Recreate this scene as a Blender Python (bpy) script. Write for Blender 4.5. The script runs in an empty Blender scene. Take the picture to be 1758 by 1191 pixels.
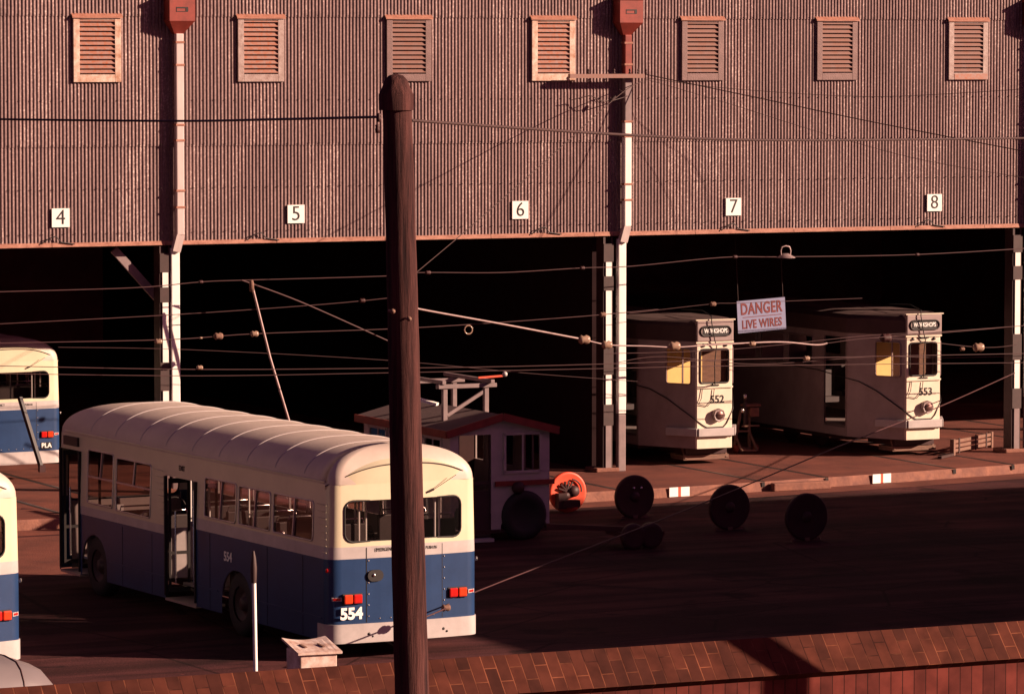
import bpy, math, random
from mathutils import Vector, Matrix
random.seed(7)
R = math.radians
S = bpy.context.scene
COL = S.collection

# ------------------------------------------------------------------ camera
F_PX, TH, PT = 7369.93, 0.452074, 0.0676253
CAM = Vector((0, 0, 8.7273))
FW = Vector((math.sin(TH)*math.cos(PT), math.cos(TH)*math.cos(PT), -math.sin(PT)))
RT = Vector((math.cos(TH), -math.sin(TH), 0))
UP = RT.cross(FW)
cd = bpy.data.cameras.new('camera'); cam = bpy.data.objects.new('camera', cd); COL.objects.link(cam)
cam.matrix_world = Matrix(((RT.x, UP.x, -FW.x, CAM.x), (RT.y, UP.y, -FW.y, CAM.y), (RT.z, UP.z, -FW.z, CAM.z), (0, 0, 0, 1)))
cd.sensor_width = 36; cd.lens = F_PX/1758*36; cd.clip_start = 0.5; cd.clip_end = 3000
S.camera = cam
# ------------------------------------------------------------------ light
w = bpy.data.worlds.new('World'); S.world = w; w.use_nodes = True
nt = w.node_tree; bg = nt.nodes['Background']
SUN_AZ, SUN_EL = R(55), R(20.5)            # azimuth measured from the facade's normal
sky = nt.nodes.new('ShaderNodeTexSky'); sky.sky_type = 'NISHITA'; sky.sun_disc = False
sky.sun_elevation = SUN_EL; sky.sun_rotation = R(125); sky.dust_density = 2.5
tint = nt.nodes.new('ShaderNodeMix'); tint.data_type = 'RGBA'; tint.blend_type = 'MULTIPLY'
tint.inputs['Factor'].default_value = 1; tint.inputs['B'].default_value = (0.38, 0.13, 0.27, 1)
nt.links.new(sky.outputs[0], tint.inputs['A']); nt.links.new(tint.outputs['Result'], bg.inputs[0])
bg.inputs[1].default_value = 0.05
sd = bpy.data.lights.new('sun', 'SUN'); sd.energy = 5.0; sd.angle = R(0.5); sd.color = (1.0, 0.70, 0.52)
sun = bpy.data.objects.new('sun', sd); COL.objects.link(sun)
TOSUN = Vector((math.sin(SUN_AZ)*math.cos(SUN_EL), -math.cos(SUN_AZ)*math.cos(SUN_EL), math.sin(SUN_EL)))
sun.rotation_euler = TOSUN.to_track_quat('Z', 'Y').to_euler()
S.view_settings.view_transform = 'Standard'; S.view_settings.look = 'None'
S.view_settings.exposure = 1.1; S.view_settings.gamma = 1
S.cycles.max_bounces = 6; S.cycles.transparent_max_bounces = 12

# ------------------------------------------------------------------ helpers
def at(u, v, Y):
    """place a measured sight line on the plane at distance Y"""
    d = FW + RT*((u-879)/F_PX) - UP*((v-595.5)/F_PX)
    return CAM + d*((Y-CAM.y)/d.y)
def atz(u, v, z):
    d = FW + RT*((u-879)/F_PX) - UP*((v-595.5)/F_PX)
    return CAM + d*((z-CAM.z)/d.z)

def mat(name, col, rough=.6, metal=0, var=.25, scale=3, bump=.0, bscale=40, col2=None, stretch=(1,1,1), spec=.5, coords='Object', detail=6):
    m = bpy.data.materials.new(name); m.use_nodes = True; n = m.node_tree; b = n.nodes['Principled BSDF']
    tc = n.nodes.new('ShaderNodeTexCoord'); mp = n.nodes.new('ShaderNodeMapping'); mp.inputs['Scale'].default_value = stretch
    n.links.new(tc.outputs[coords], mp.inputs[0])
    no = n.nodes.new('ShaderNodeTexNoise'); no.inputs['Scale'].default_value = scale; no.inputs['Detail'].default_value = detail; no.inputs['Roughness'].default_value = .65
    n.links.new(mp.outputs[0], no.inputs['Vector'])
    cr = n.nodes.new('ShaderNodeValToRGB'); cr.color_ramp.elements[0].position = .3; cr.color_ramp.elements[1].position = .7
    c2 = col2 or tuple(c*(1-var) for c in col)
    cr.color_ramp.elements[0].color = (*c2, 1); cr.color_ramp.elements[1].color = (*col, 1)
    n.links.new(no.outputs['Fac'], cr.inputs[0]); n.links.new(cr.outputs[0], b.inputs['Base Color'])
    b.inputs['Roughness'].default_value = rough; b.inputs['Metallic'].default_value = metal
    b.inputs['Specular IOR Level'].default_value = spec
    if bump:
        n2 = n.nodes.new('ShaderNodeTexNoise'); n2.inputs['Scale'].default_value = bscale; n2.inputs['Detail'].default_value = 5
        n.links.new(mp.outputs[0], n2.inputs['Vector'])
        bp = n.nodes.new('ShaderNodeBump'); bp.inputs['Strength'].default_value = bump; bp.inputs['Distance'].default_value = .02
        n.links.new(n2.outputs['Fac'], bp.inputs['Height']); n.links.new(bp.outputs[0], b.inputs['Normal'])
    return m

def glass(name, tintc=(.55, .5, .5), gloss=1.45):
    m = bpy.data.materials.new(name); m.use_nodes = True; n = m.node_tree; n.nodes.clear()
    o = n.nodes.new('ShaderNodeOutputMaterial'); t = n.nodes.new('ShaderNodeBsdfTransparent'); g = n.nodes.new('ShaderNodeBsdfGlossy')
    f = n.nodes.new('ShaderNodeFresnel'); mx = n.nodes.new('ShaderNodeMixShader'); ge = n.nodes.new('ShaderNodeNewGeometry'); mr = n.nodes.new('ShaderNodeMapRange'); mr.inputs['To Min'].default_value = gloss; mr.inputs['To Max'].default_value = 1/gloss; n.links.new(ge.outputs['Backfacing'], mr.inputs['Value']); n.links.new(mr.outputs[0], f.inputs[0])
    t.inputs[0].default_value = (*tintc, 1); g.inputs['Roughness'].default_value = .03
    n.links.new(f.outputs[0], mx.inputs[0]); n.links.new(t.outputs[0], mx.inputs[1]); n.links.new(g.outputs[0], mx.inputs[2]); n.links.new(mx.outputs[0], o.inputs[0])
    return m

class MB:
    def __init__(s): s.v = []; s.f = []; s.sm = []
    def add(s, vs, fs, smooth=False):
        k = len(s.v); s.v += [tuple(x) for x in vs]; s.f += [tuple(i+k for i in f) for f in fs]; s.sm += [smooth]*len(fs); return s
    def box(s, x0, x1, y0, y1, z0, z1):
        return s.add([(x0,y0,z0),(x1,y0,z0),(x1,y1,z0),(x0,y1,z0),(x0,y0,z1),(x1,y0,z1),(x1,y1,z1),(x0,y1,z1)],
                     [(0,3,2,1),(4,5,6,7),(0,1,5,4),(1,2,6,5),(2,3,7,6),(3,0,4,7)])
    def bar(s, a, b, wx, wz, up=(0,0,1)):
        a = Vector(a); b = Vector(b); d = (b-a).normalized(); u = Vector(up)
        if abs(d.dot(u)) > .99: u = Vector((0,1,0))
        x = d.cross(u).normalized(); z = x.cross(d).normalized(); vs = []
        for p in (a, b):
            for i, j in ((-1,-1),(1,-1),(1,1),(-1,1)): vs.append(p + x*i*wx/2 + z*j*wz/2)
        return s.add(vs, [(0,3,2,1),(4,5,6,7),(0,1,5,4),(1,2,6,5),(2,3,7,6),(3,0,4,7)])
    def tube(s, pts, r, n=8, caps=True, closed=False):
        pts = [Vector(p) for p in pts]; N = len(pts); vs = []; rr = r if isinstance(r, (list, tuple)) else [r]*N
        prev = None
        for i, p in enumerate(pts):
            if closed: d = (pts[(i+1) % N]-pts[i-1]).normalized()
            else: d = (pts[min(i+1, N-1)]-pts[max(i-1, 0)]).normalized()
            if prev is None:
                u = Vector((0,0,1)) if abs(d.z) < .9 else Vector((0,1,0))
                x = d.cross(u).normalized()
            else:
                x = (prev - d*prev.dot(d)).normalized()
            prev = x; y = d.cross(x)
            for k in range(n):
                a = 2*math.pi*k/n; vs.append(p + (x*math.cos(a)+y*math.sin(a))*rr[i])
        fs = []
        M = N if closed else N-1
        for i in range(M):
            j = (i+1) % N
            for k in range(n): fs.append((i*n+k, i*n+(k+1) % n, j*n+(k+1) % n, j*n+k))
        s.add(vs, fs, True)
        if caps and not closed:
            s.add(vs[:n], [tuple(range(n))[::-1]]); s.add(vs[-n:], [tuple(range(n))])
        return s
    def lathe(s, prof, c=(0,0,0), axis='z', n=32):
        vs = []; fs = []
        for r, h in prof:
            for k in range(n):
                a = 2*math.pi*k/n; x, y = r*math.cos(a), r*math.sin(a)
                p = (x, y, h) if axis == 'z' else ((x, h, y) if axis == 'y' else (h, x, y))
                vs.append((p[0]+c[0], p[1]+c[1], p[2]+c[2]))
        for i in range(len(prof)-1):
            for k in range(n): fs.append((i*n+k, i*n+(k+1) % n, (i+1)*n+(k+1) % n, (i+1)*n+k))
        return s.add(vs, fs, True)
    def ball(s, c, r, n=14, sz=1):
        return s.lathe([(r*math.sin(math.pi*i/8)+1e-4, -r*sz*math.cos(math.pi*i/8)) for i in range(9)], c, 'z', n)
    def poly(s, pts, y0, y1):           # outline in (x,z), extruded along y
        n = len(pts); vs = [(x, y0, z) for x, z in pts]+[(x, y1, z) for x, z in pts]
        return s.add(vs, [tuple(range(n)), tuple(range(2*n-1, n-1, -1))]+[(i, i+n, (i+1) % n+n, (i+1) % n) for i in range(n)])
    def build(s, name, m, parent=None, bevel=0, smooth=None, loc=None):
        me = bpy.data.meshes.new(name); me.from_pydata(s.v, [], s.f); me.materials.append(m)
        me.polygons.foreach_set('use_smooth', s.sm if smooth is None else [smooth]*len(s.f)); me.update()
        o = bpy.data.objects.new(name, me); COL.objects.link(o)
        if parent: o.parent = parent
        if loc: o.location = loc
        if bevel:
            b = o.modifiers.new('bevel', 'BEVEL'); b.width = bevel; b.segments = 2; b.limit_method = 'ANGLE'
        return o

def tag(o, label=None, cat=None, group=None, kind=None):
    if label: o['label'] = label
    if cat: o['category'] = cat
    if group: o['group'] = group
    if kind: o['kind'] = kind
    return o
def empty(name, loc=(0,0,0), rz=0, label=None, cat=None, group=None):
    o = bpy.data.objects.new(name, None); COL.objects.link(o); o.location = loc; o.rotation_euler = (0,0,rz); o.empty_display_size = .3
    return tag(o, label, cat, group)
def copy_tree(o, parent=None):
    c = o.copy(); COL.objects.link(c)
    if parent: c.parent = parent
    for ch in list(o.children): copy_tree(ch, c)
    return c
def text(s, size, m, name, parent, loc, rot=(R(90),0,0), ext=.002, sx=1, shear=0, bold=.0, spacing=1):
    cu = bpy.data.curves.new(name, 'FONT'); cu.body = s; cu.size = size; cu.extrude = ext; cu.align_x = 'CENTER'; cu.align_y = 'CENTER'; cu.offset = bold; cu.space_character = spacing
    cu.resolution_u = 4
    t = bpy.data.objects.new(name, cu); COL.objects.link(t); bpy.context.view_layer.update()
    me = bpy.data.meshes.new_from_object(t.evaluated_get(bpy.context.evaluated_depsgraph_get()))
    bpy.data.objects.remove(t); bpy.data.curves.remove(cu)
    me.materials.clear(); me.materials.append(m)
    o = bpy.data.objects.new(name, me); COL.objects.link(o); o.location = loc; o.rotation_euler = rot; o.scale = (sx, 1, 1)
    if parent: o.parent = parent
    return o

# ------------------------------------------------------------------ materials
def corrugated_mat():
    m = bpy.data.materials.new('galvanised_iron'); m.use_nodes = True; n = m.node_tree; b = n.nodes['Principled BSDF']; L = n.links.new
    tc = n.nodes.new('ShaderNodeTexCoord'); sep = n.nodes.new('ShaderNodeSeparateXYZ'); L(tc.outputs['Object'], sep.inputs[0])
    dv = n.nodes.new('ShaderNodeMath'); dv.operation = 'DIVIDE'; dv.inputs[1].default_value = .686; L(sep.outputs['X'], dv.inputs[0])
    fl = n.nodes.new('ShaderNodeMath'); fl.operation = 'FLOOR'; L(dv.outputs[0], fl.inputs[0])
    zz = n.nodes.new('ShaderNodeMath'); zz.operation = 'GREATER_THAN'; zz.inputs[1].default_value = 6.95; L(sep.outputs['Z'], zz.inputs[0])
    cb = n.nodes.new('ShaderNodeCombineXYZ'); L(fl.outputs[0], cb.inputs[0]); L(zz.outputs[0], cb.inputs[1])
    wn = n.nodes.new('ShaderNodeTexWhiteNoise'); L(cb.outputs[0], wn.inputs['Vector'])
    mp = n.nodes.new('ShaderNodeMapping'); mp.inputs['Scale'].default_value = (6, 1, .5); L(tc.outputs['Object'], mp.inputs[0])
    st = n.nodes.new('ShaderNodeTexNoise'); st.inputs['Scale'].default_value = 2.2; st.inputs['Detail'].default_value = 8; st.inputs['Roughness'].default_value = .7; L(mp.outputs[0], st.inputs['Vector'])
    sp = n.nodes.new('ShaderNodeTexNoise'); sp.inputs['Scale'].default_value = 22; sp.inputs['Detail'].default_value = 4; L(tc.outputs['Object'], sp.inputs['Vector'])
    ad = n.nodes.new('ShaderNodeMath'); ad.operation = 'MULTIPLY_ADD'; ad.inputs[1].default_value = .10; L(wn.outputs['Value'], ad.inputs[0])
    sc = n.nodes.new('ShaderNodeMath'); sc.operation = 'MULTIPLY'; sc.inputs[1].default_value = .58; L(st.outputs['Fac'], sc.inputs[0]); L(sc.outputs[0], ad.inputs[2])
    a2 = n.nodes.new('ShaderNodeMath'); a2.operation = 'MULTIPLY_ADD'; a2.inputs[1].default_value = .52; L(sp.outputs['Fac'], a2.inputs[0]); L(ad.outputs[0], a2.inputs[2])
    cr = n.nodes.new('ShaderNodeValToRGB'); e = cr.color_ramp.elements
    e[0].position = .40; e[0].color = (.090, .050, .050, 1); e[1].position = .90; e[1].color = (.66, .54, .49, 1)
    k = e.new(.66); k.color = (.205, .128, .122, 1)
    L(a2.outputs[0], cr.inputs[0]); L(cr.outputs[0], b.inputs['Base Color'])
    b.inputs['Roughness'].default_value = .5; b.inputs['Metallic'].default_value = .25
    return m
def brick_mat(name, c1, c2, mortar, bw, bh, rot=0, off=.5, ms=.011):
    m = bpy.data.materials.new(name); m.use_nodes = True; n = m.node_tree; b = n.nodes['Principled BSDF']; L = n.links.new
    uv = n.nodes.new('ShaderNodeUVMap'); br = n.nodes.new('ShaderNodeTexBrick')
    mp = n.nodes.new('ShaderNodeMapping'); mp.inputs['Rotation'].default_value = (0,0,rot)
    L(uv.outputs[0], mp.inputs[0]); L(mp.outputs[0], br.inputs['Vector'])
    br.inputs['Scale'].default_value = 1; br.inputs['Brick Width'].default_value = bw; br.inputs['Row Height'].default_value = bh
    br.inputs['Mortar Size'].default_value = ms*.5; br.inputs['Mortar Smooth'].default_value = .3; br.offset = off
    br.inputs['Color1'].default_value = (*c1,1); br.inputs['Color2'].default_value = (*c2,1); br.inputs['Mortar'].default_value = (*mortar,1); br.inputs['Bias'].default_value = 0
    no = n.nodes.new('ShaderNodeTexNoise'); no.inputs['Scale'].default_value = 5; no.inputs['Detail'].default_value = 8; L(uv.outputs[0], no.inputs['Vector'])
    mx = n.nodes.new('ShaderNodeMix'); mx.data_type = 'RGBA'; mx.blend_type = 'MULTIPLY'; mx.inputs['Factor'].default_value = .8
    cr = n.nodes.new('ShaderNodeValToRGB'); cr.color_ramp.elements[0].position = .3; cr.color_ramp.elements[0].color = (.5,.45,.45,1); cr.color_ramp.elements[1].position = .65; cr.color_ramp.elements[1].color = (1.1,1.1,1.1,1)
    L(no.outputs['Fac'], cr.inputs[0]); n3 = n.nodes.new('ShaderNodeTexNoise'); n3.inputs['Scale'].default_value = 2.3; n3.inputs['Detail'].default_value = 6; L(uv.outputs[0], n3.inputs['Vector'])
    cr3 = n.nodes.new('ShaderNodeValToRGB'); cr3.color_ramp.elements[0].position = .42; cr3.color_ramp.elements[0].color = (*[c*.8 for c in c2],1); cr3.color_ramp.elements[1].position = .62; cr3.color_ramp.elements[1].color = (*mortar,1)
    L(n3.outputs['Fac'], cr3.inputs[0]); L(cr3.outputs[0], br.inputs['Mortar']); L(br.outputs['Color'], mx.inputs['A']); L(cr.outputs[0], mx.inputs['B']); L(mx.outputs['Result'], b.inputs['Base Color'])
    bp = n.nodes.new('ShaderNodeBump'); bp.inputs['Strength'].default_value = .5; bp.inputs['Distance'].default_value = .01; bp.invert = True
    L(br.outputs['Fac'], bp.inputs['Height']); L(bp.outputs[0], b.inputs['Normal']); b.inputs['Roughness'].default_value = .85; b.inputs['Specular IOR Level'].default_value = .12
    return m
M = dict(
    corr=corrugated_mat(),
    yard=mat('yard_asphalt', (.090, .028, .028), .85, 0, .5, .55, .6, 60, spec=.25),
    concrete=mat('stained_concrete', (.20, .062, .042), .85, 0, .4, .7, .5, 30, col2=(.085, .028, .022), spec=.25),
    kerb=mat('worn_kerb_concrete', (.27, .11, .07), .85, 0, .5, 4, .5, 30, col2=(.13, .05, .04)),
    groove=mat('grimy_groove', (.018, .010, .010), .8, 0, .3, 5),
    rail=mat('rail_steel', (.16, .08, .07), .4, .7, .3, 8),
    dark=mat('lifted_red_interior', (.42, .17, .20), .9, 0, .4, 1, spec=.1),  # pale reddish tone, brightened to lift the black of the unlit interior
    rust=mat('rusty_flashing', (.42, .20, .14), .7, .0, .3, 6, .3, 60, col2=(.22, .075, .045), stretch=(1,1,4)),
    ventm=mat('vent_metal', (.20, .125, .118), .55, .25, .35, 4, .2, 40),
    ventrust=mat('vent_metal_streaked_with_rust', (.40, .32, .30), .55, .1, .3, 9, .2, 40, col2=(.22, .14, .12)),
    ventcream=mat('vent_metal_cream_and_rust', (.66, .56, .48), .55, .05, .3, 6, .2, 40, col2=(.32, .14, .07)),
    slat=mat('vent_slat_metal', (.22, .135, .12), .5, .2, .4, 6, col2=(.22, .10, .07)),
    slatrust=mat('rusty_slat_metal', (.30, .21, .19), .5, .1, .4, 14, col2=(.34, .10, .04)),
    red=mat('oxide_red_paint', (.26, .035, .022), .6, 0, .4, 5),
    darkred=mat('grimy_red_paint', (.085, .018, .016), .7, 0, .4, 5),
    redglow=mat('orange_red_paint', (.80, .085, .035), .5, 0, .25, 6),
    pipew=mat('white_pipe_paint', (.90, .86, .80), .55, 0, .2, 5, stretch=(1,1,.4)),
    pipep=mat('pinkish_pipe_paint', (.58, .48, .46), .6, 0, .25, 5, stretch=(1,1,.3)),
    pipeg=mat('grey_pipe_paint', (.24, .17, .17), .6, 0, .3, 5),
    steelb=mat('brown_steel', (.052, .023, .021), .6, 0, .4, 5),
    white=mat('white_paint', (.85, .84, .80), .5, 0, .08, 5),
    black=mat('black_paint', (.012, .008, .008), .5, 0, .2, 5),
    cream=mat('cream_enamel', (.68, .61, .43), .32, 0, .14, 1.3, .03, 6, detail=9),
    pale=mat('pale_grey_enamel', (.50, .45, .44), .35, 0, .22, 3),
    roofp=mat('bus_roof_paint', (.58, .48, .41), .5, 0, .16, 2.2, .05, 20),
    blue=mat('blue_enamel', (.020, .052, .140), .35, 0, .3, 1.3, .03, 6, spec=.35),
    rubber=mat('black_rubber', (.014, .010, .010), .7, 0, .3, 8),
    chrome=mat('bright_metal', (.75, .70, .66), .2, .9, .1, 5),
    alum=mat('aluminium_trim', (.55, .48, .45), .35, .6, .15, 5),
    glass=glass('window_glass', (.62, .57, .56), 1.4), clear=glass('clear_glass', (.88, .85, .82), 1.3),
    lensr=mat('red_lamp_lens', (.55, .015, .012), .15, 0, .2, 20),
    lenso=mat('amber_lamp_lens', (.75, .055, .015), .15, 0, .2, 20),
    seat=mat('dark_seat_vinyl', (.045, .028, .028), .5, 0, .3, 4),
    busin=mat('bus_lining', (.20, .15, .14), .6, 0, .2, 4),
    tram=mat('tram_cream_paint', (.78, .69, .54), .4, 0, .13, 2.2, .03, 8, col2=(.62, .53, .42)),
    tramside=mat('shade_darkened_tram_side_paint', (.40, .31, .30), .45, 0, .25, 1.6, .03, 8, col2=(.27, .20, .19), detail=9),  # tram paint darkened so the colour carries the shade on the sides
    darkb=mat('shade_dark_boards', (.022, .010, .011), .9, 0, .3, 3, spec=.1),  # near-black colour keeps the screen reading as shade even in sun
    tramgrey=mat('tram_grey_paint', (.30, .22, .21), .5, 0, .2, 3),
    tramroof=mat('tram_roof_canvas', (.075, .036, .034), .8, 0, .3, 3),
    yellow=mat('yellow_interior_paint', (.95, .68, .26), .5, 0, .15, 3),
    wood=None,
    redtext=mat('red_lettering', (.15, .012, .012), .5, 0, .2, 5),
    signgrey=mat('shade_toned_sign_board', (.20, .21, .34), .6, 0, .12, 4),  # white board coloured with the grey-lilac it has in shade
    wagonw=mat('wagon_grey_paint', (.52, .44, .42), .6, 0, .25, 3, .1, 20),
    wagonroof=mat('wagon_roof_felt', (.10, .055, .055), .9, 0, .3, 3),
    timber=mat('weathered_timber', (.22, .115, .08), .8, 0, .4, 5, .4, 30, stretch=(1,1,4)),
    iron=mat('black_iron', (.055, .018, .018), .55, .0, .3, 6, spec=.35),
    wire=mat('wire_sheath', (.065, .018, .020), .6, .0, .3, 3),
    wirel=mat('bright_span_wire', (.42, .30, .29), .5, .3, .3, 9),
    porc=mat('porcelain', (.34, .22, .16), .2, 0, .3, 12),
    car=mat('grey_car_paint', (.20, .17, .175), .35, .1, .1, 2),
    bin=mat('chipped_white_bin_paint', (.78, .66, .60), .6, 0, .3, 6, .1, 30, col2=(.40, .22, .16)),
)
def pole_mat():
    m = bpy.data.materials.new('weathered_pole_timber'); m.use_nodes = True; n = m.node_tree; b = n.nodes['Principled BSDF']; L = n.links.new
    tc = n.nodes.new('ShaderNodeTexCoord'); mp = n.nodes.new('ShaderNodeMapping'); mp.inputs['Scale'].default_value = (9, 9, .55); L(tc.outputs['Object'], mp.inputs[0])
    no = n.nodes.new('ShaderNodeTexNoise'); no.inputs['Scale'].default_value = 1.6; no.inputs['Detail'].default_value = 9; no.inputs['Roughness'].default_value = .7; L(mp.outputs[0], no.inputs['Vector'])
    cr = n.nodes.new('ShaderNodeValToRGB'); e = cr.color_ramp.elements; e[0].position = .35; e[0].color = (.016, .007, .008, 1); e[1].position = .72; e[1].color = (.125, .048, .042, 1)
    L(no.outputs['Fac'], cr.inputs[0]); L(cr.outputs[0], b.inputs['Base Color']); b.inputs['Roughness'].default_value = .9; b.inputs['Specular IOR Level'].default_value = .15
    bp = n.nodes.new('ShaderNodeBump'); bp.inputs['Strength'].default_value = .9; bp.inputs['Distance'].default_value = .03; L(no.outputs['Fac'], bp.inputs['Height']); L(bp.outputs[0], b.inputs['Normal'])
    return m
def yard_mat():
    m = bpy.data.materials.new('patched_asphalt'); m.use_nodes = True; n = m.node_tree; b = n.nodes['Principled BSDF']; L = n.links.new
    tc = n.nodes.new('ShaderNodeTexCoord')
    def noise(sc, det=6, st=(1,1,1), rg=.6):
        mp = n.nodes.new('ShaderNodeMapping'); mp.inputs['Scale'].default_value = st; L(tc.outputs['Object'], mp.inputs[0])
        o = n.nodes.new('ShaderNodeTexNoise'); o.inputs['Scale'].default_value = sc; o.inputs['Detail'].default_value = det; o.inputs['Roughness'].default_value = rg; L(mp.outputs[0], o.inputs['Vector']); return o.outputs['Fac']
    def ramp(f, p0, c0, p1, c1):
        r_ = n.nodes.new('ShaderNodeValToRGB'); e = r_.color_ramp.elements; e[0].position = p0; e[0].color = (*c0,1); e[1].position = p1; e[1].color = (*c1,1); L(f, r_.inputs[0]); return r_.outputs[0]
    def mul(a, b_):
        x = n.nodes.new('ShaderNodeMix'); x.data_type = 'RGBA'; x.blend_type = 'MULTIPLY'; x.inputs['Factor'].default_value = 1; L(a, x.inputs['A']); L(b_, x.inputs['B']); return x.outputs['Result']
    base = ramp(noise(.35, 8), .35, (.030,.010,.013), .68, (.090,.029,.028))
    streak = ramp(noise(.9, 5, (.12, 1.6, 1)), .42, (.55,.5,.5), .60, (1.25,1.2,1.2))
    oil = ramp(noise(.8, 3), .32, (.35,.32,.34), .42, (1,1,1))
    grit = ramp(noise(14, 2), .70, (1,1,1), .76, (3.2,3.0,2.8))
    vo = n.nodes.new('ShaderNodeTexVoronoi'); vo.feature = 'DISTANCE_TO_EDGE'; vo.inputs['Scale'].default_value = .33; L(tc.outputs['Object'], vo.inputs['Vector'])
    crack = ramp(vo.outputs['Distance'], .004, (.4,.35,.35), .012, (1,1,1))
    c = mul(mul(mul(mul(base, streak), oil), grit), crack); L(c, b.inputs['Base Color']); b.inputs['Roughness'].default_value = .9; b.inputs['Specular IOR Level'].default_value = .15
    bp = n.nodes.new('ShaderNodeBump'); bp.inputs['Strength'].default_value = .6; bp.inputs['Distance'].default_value = .02; L(noise(25, 6), bp.inputs['Height']); L(bp.outputs[0], b.inputs['Normal'])
    return m
M['yard'] = yard_mat()
M['wood'] = pole_mat()
M['bcoping'] = brick_mat('coping_brick', (.092, .025, .015), (.046, .013, .009), (.21, .070, .036), .27, .118, R(90), .5, .012)
M['bface'] = brick_mat('wall_brick', (.15, .032, .024), (.070, .017, .014), (.035, .010, .008), 6.0, .118, R(90), 0, .012)

# ------------------------------------------------------------------ setting
ZY = -.2
g = MB(); g.add([(-400,-300,ZY),(500,-300,ZY),(500,600,ZY),(-400,600,ZY)], [(0,1,2,3)])
tag(g.build('yard', M['yard']), 'dark asphalt yard in front of the depot', kind='structure')
# concrete apron of the shed, with a chipped kerb edge
KE = [(10.0, 76.6), (33.0, 76.55), (38.9, 76.50), (41.2, 76.62), (43.2, 76.86), (46.5, 77.25), (50.0, 77.78), (56, 78.4), (75.0, 80.0)]
def kerb_y(x):
    for a, b in zip(KE, KE[1:]):
        if x <= b[0]: return a[1]+(b[1]-a[1])*(x-a[0])/(b[0]-a[0])
    return KE[-1][1]
g = MB(); xs = [10+i*.25 for i in range(261)]; n = len(xs)
ys = [kerb_y(x)+random.uniform(-.012, .012) for x in xs]
vs = [(x, y, 0) for x, y in zip(xs, ys)]+[(x, 125, 0) for x in xs]
g.add(vs, [(i, i+1, i+1+n, i+n) for i in range(n-1)])
tag(g.build('shed_floor', M['concrete']), 'stained concrete apron and floor of the tram shed', kind='structure')
g = MB(); vs = [(x, y, 0) for x, y in zip(xs, ys)]+[(x, y-.03, -.035) for x, y in zip(xs, ys)]+[(x, y-.05, ZY-.01) for x, y in zip(xs, ys)]
g.add(vs, [(i+n, i+1+n, i+1, i) for i in range(n-1)]+[(i+2*n, i+1+2*n, i+1+n, i+n) for i in range(n-1)])
tag(g.build('kerb', M['kerb']), 'worn concrete kerb face at the apron edge', kind='structure')
# gutter strip in front of the kerb
g = MB(); g.add([(x, y-.06, ZY+.004) for x, y in zip(xs, ys)]+[(x, y-.95, ZY+.004) for x, y in zip(xs, ys)], [(i+n, i+1+n, i+1, i) for i in range(n-1)])
tag(g.build('gutter_strip', M['concrete']), 'concrete gutter strip along the kerb', kind='structure')
# track grooves in the apron and rails
TRK = [22.85, 28.75, 33.75, 38.80, 43.85, 48.85, 53.9]
for tx in TRK:
    r = MB(); q = MB()
    for k in (-.81, .81):
        y0 = kerb_y(tx+k)-.02
        r.add([(tx+k-.05, y0, .004), (tx+k+.02, y0, .004), (tx+k+.02, 120, .004), (tx+k-.05, 120, .004)], [(0,1,2,3)])
        q.add([(tx+k+.022, y0, .005), (tx+k+.07, y0, .005), (tx+k+.07, 120, .005), (tx+k+.022, 120, .005)], [(0,1,2,3)])
        r.box(tx+k-.05, tx+k+.02, y0-.05, y0-.028, -.10, -.005)
    o = tag(r.build('track_groove', M['groove']), 'dark flangeway grooves of a tram track', kind='structure')
    tag(q.build('track_rail', M['rail'], ), 'steel rails let into the concrete', kind='structure')
b = MB(); b.box(43.2, 44.55, 76.62, 76.80, ZY+.004, -.03)
tag(b.build('kerb_block', M['kerb'], bevel=.02), 'raised concrete block between the rail ends', kind='structure')
q = MB(); q.add([(12, 68.3, ZY+.004), (24.2, 69.6, ZY+.004), (29.5, 70.4, ZY+.004), (30.5, 75.4, ZY+.004), (12, 75.4, ZY+.004)], [(0,1,2,3,4)])
q.add([(14, 62.2, ZY+.004), (22.6, 64.6, ZY+.004), (22.6, 65.1, ZY+.004), (14, 62.9, ZY+.004)], [(0,1,2,3)])
tag(q.build('concrete_patch', M['concrete']), 'concrete patches in the asphalt at the left', kind='structure')
# yard rails and patches on the left
q = MB()
for k in (28.0, 29.5): q.add([(k-6, 40, ZY+.005), (k-5.93, 40, ZY+.005), (k+.07, 76.4, ZY+.005), (k, 76.4, ZY+.005)], [(0,1,2,3)])
tag(q.build('yard_rail', M['rail']), 'tram rails crossing the yard', kind='structure')

# ------------------------------------------------------------------ the shed
Y0 = 80.10; HB = 5.0
shed = empty('tram_depot', (0,0,0), label='long corrugated iron tram depot shed with louvred vents and open bays numbered 4 to 8', cat='depot')
def corr(x0, x1, z0, z1, y, amp=.0115, pitch=.0762, n=6):
    m = MB(); N = int((x1-x0)/pitch*n); vs = []
    for z in (z0, z1):
        for i in range(N+1):
            x = x0+i*pitch/n; vs.append((x, y-amp*math.cos(2*math.pi*i/n), z))
    m.add(vs, [(i, i+1, N+2+i, N+1+i) for i in range(N)], True)
    return m
c = corr(12, 74, HB, 6.98, Y0); c2 = corr(12, 74, 6.93, 9.56, Y0-.014); c3 = corr(12, 74, 9.51, 12.0, Y0-.028)
c.v += []; 
for s_ in (c2, c3): c.add(s_.v, s_.f, True)
c.build('cladding', M['corr'], shed)
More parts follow.
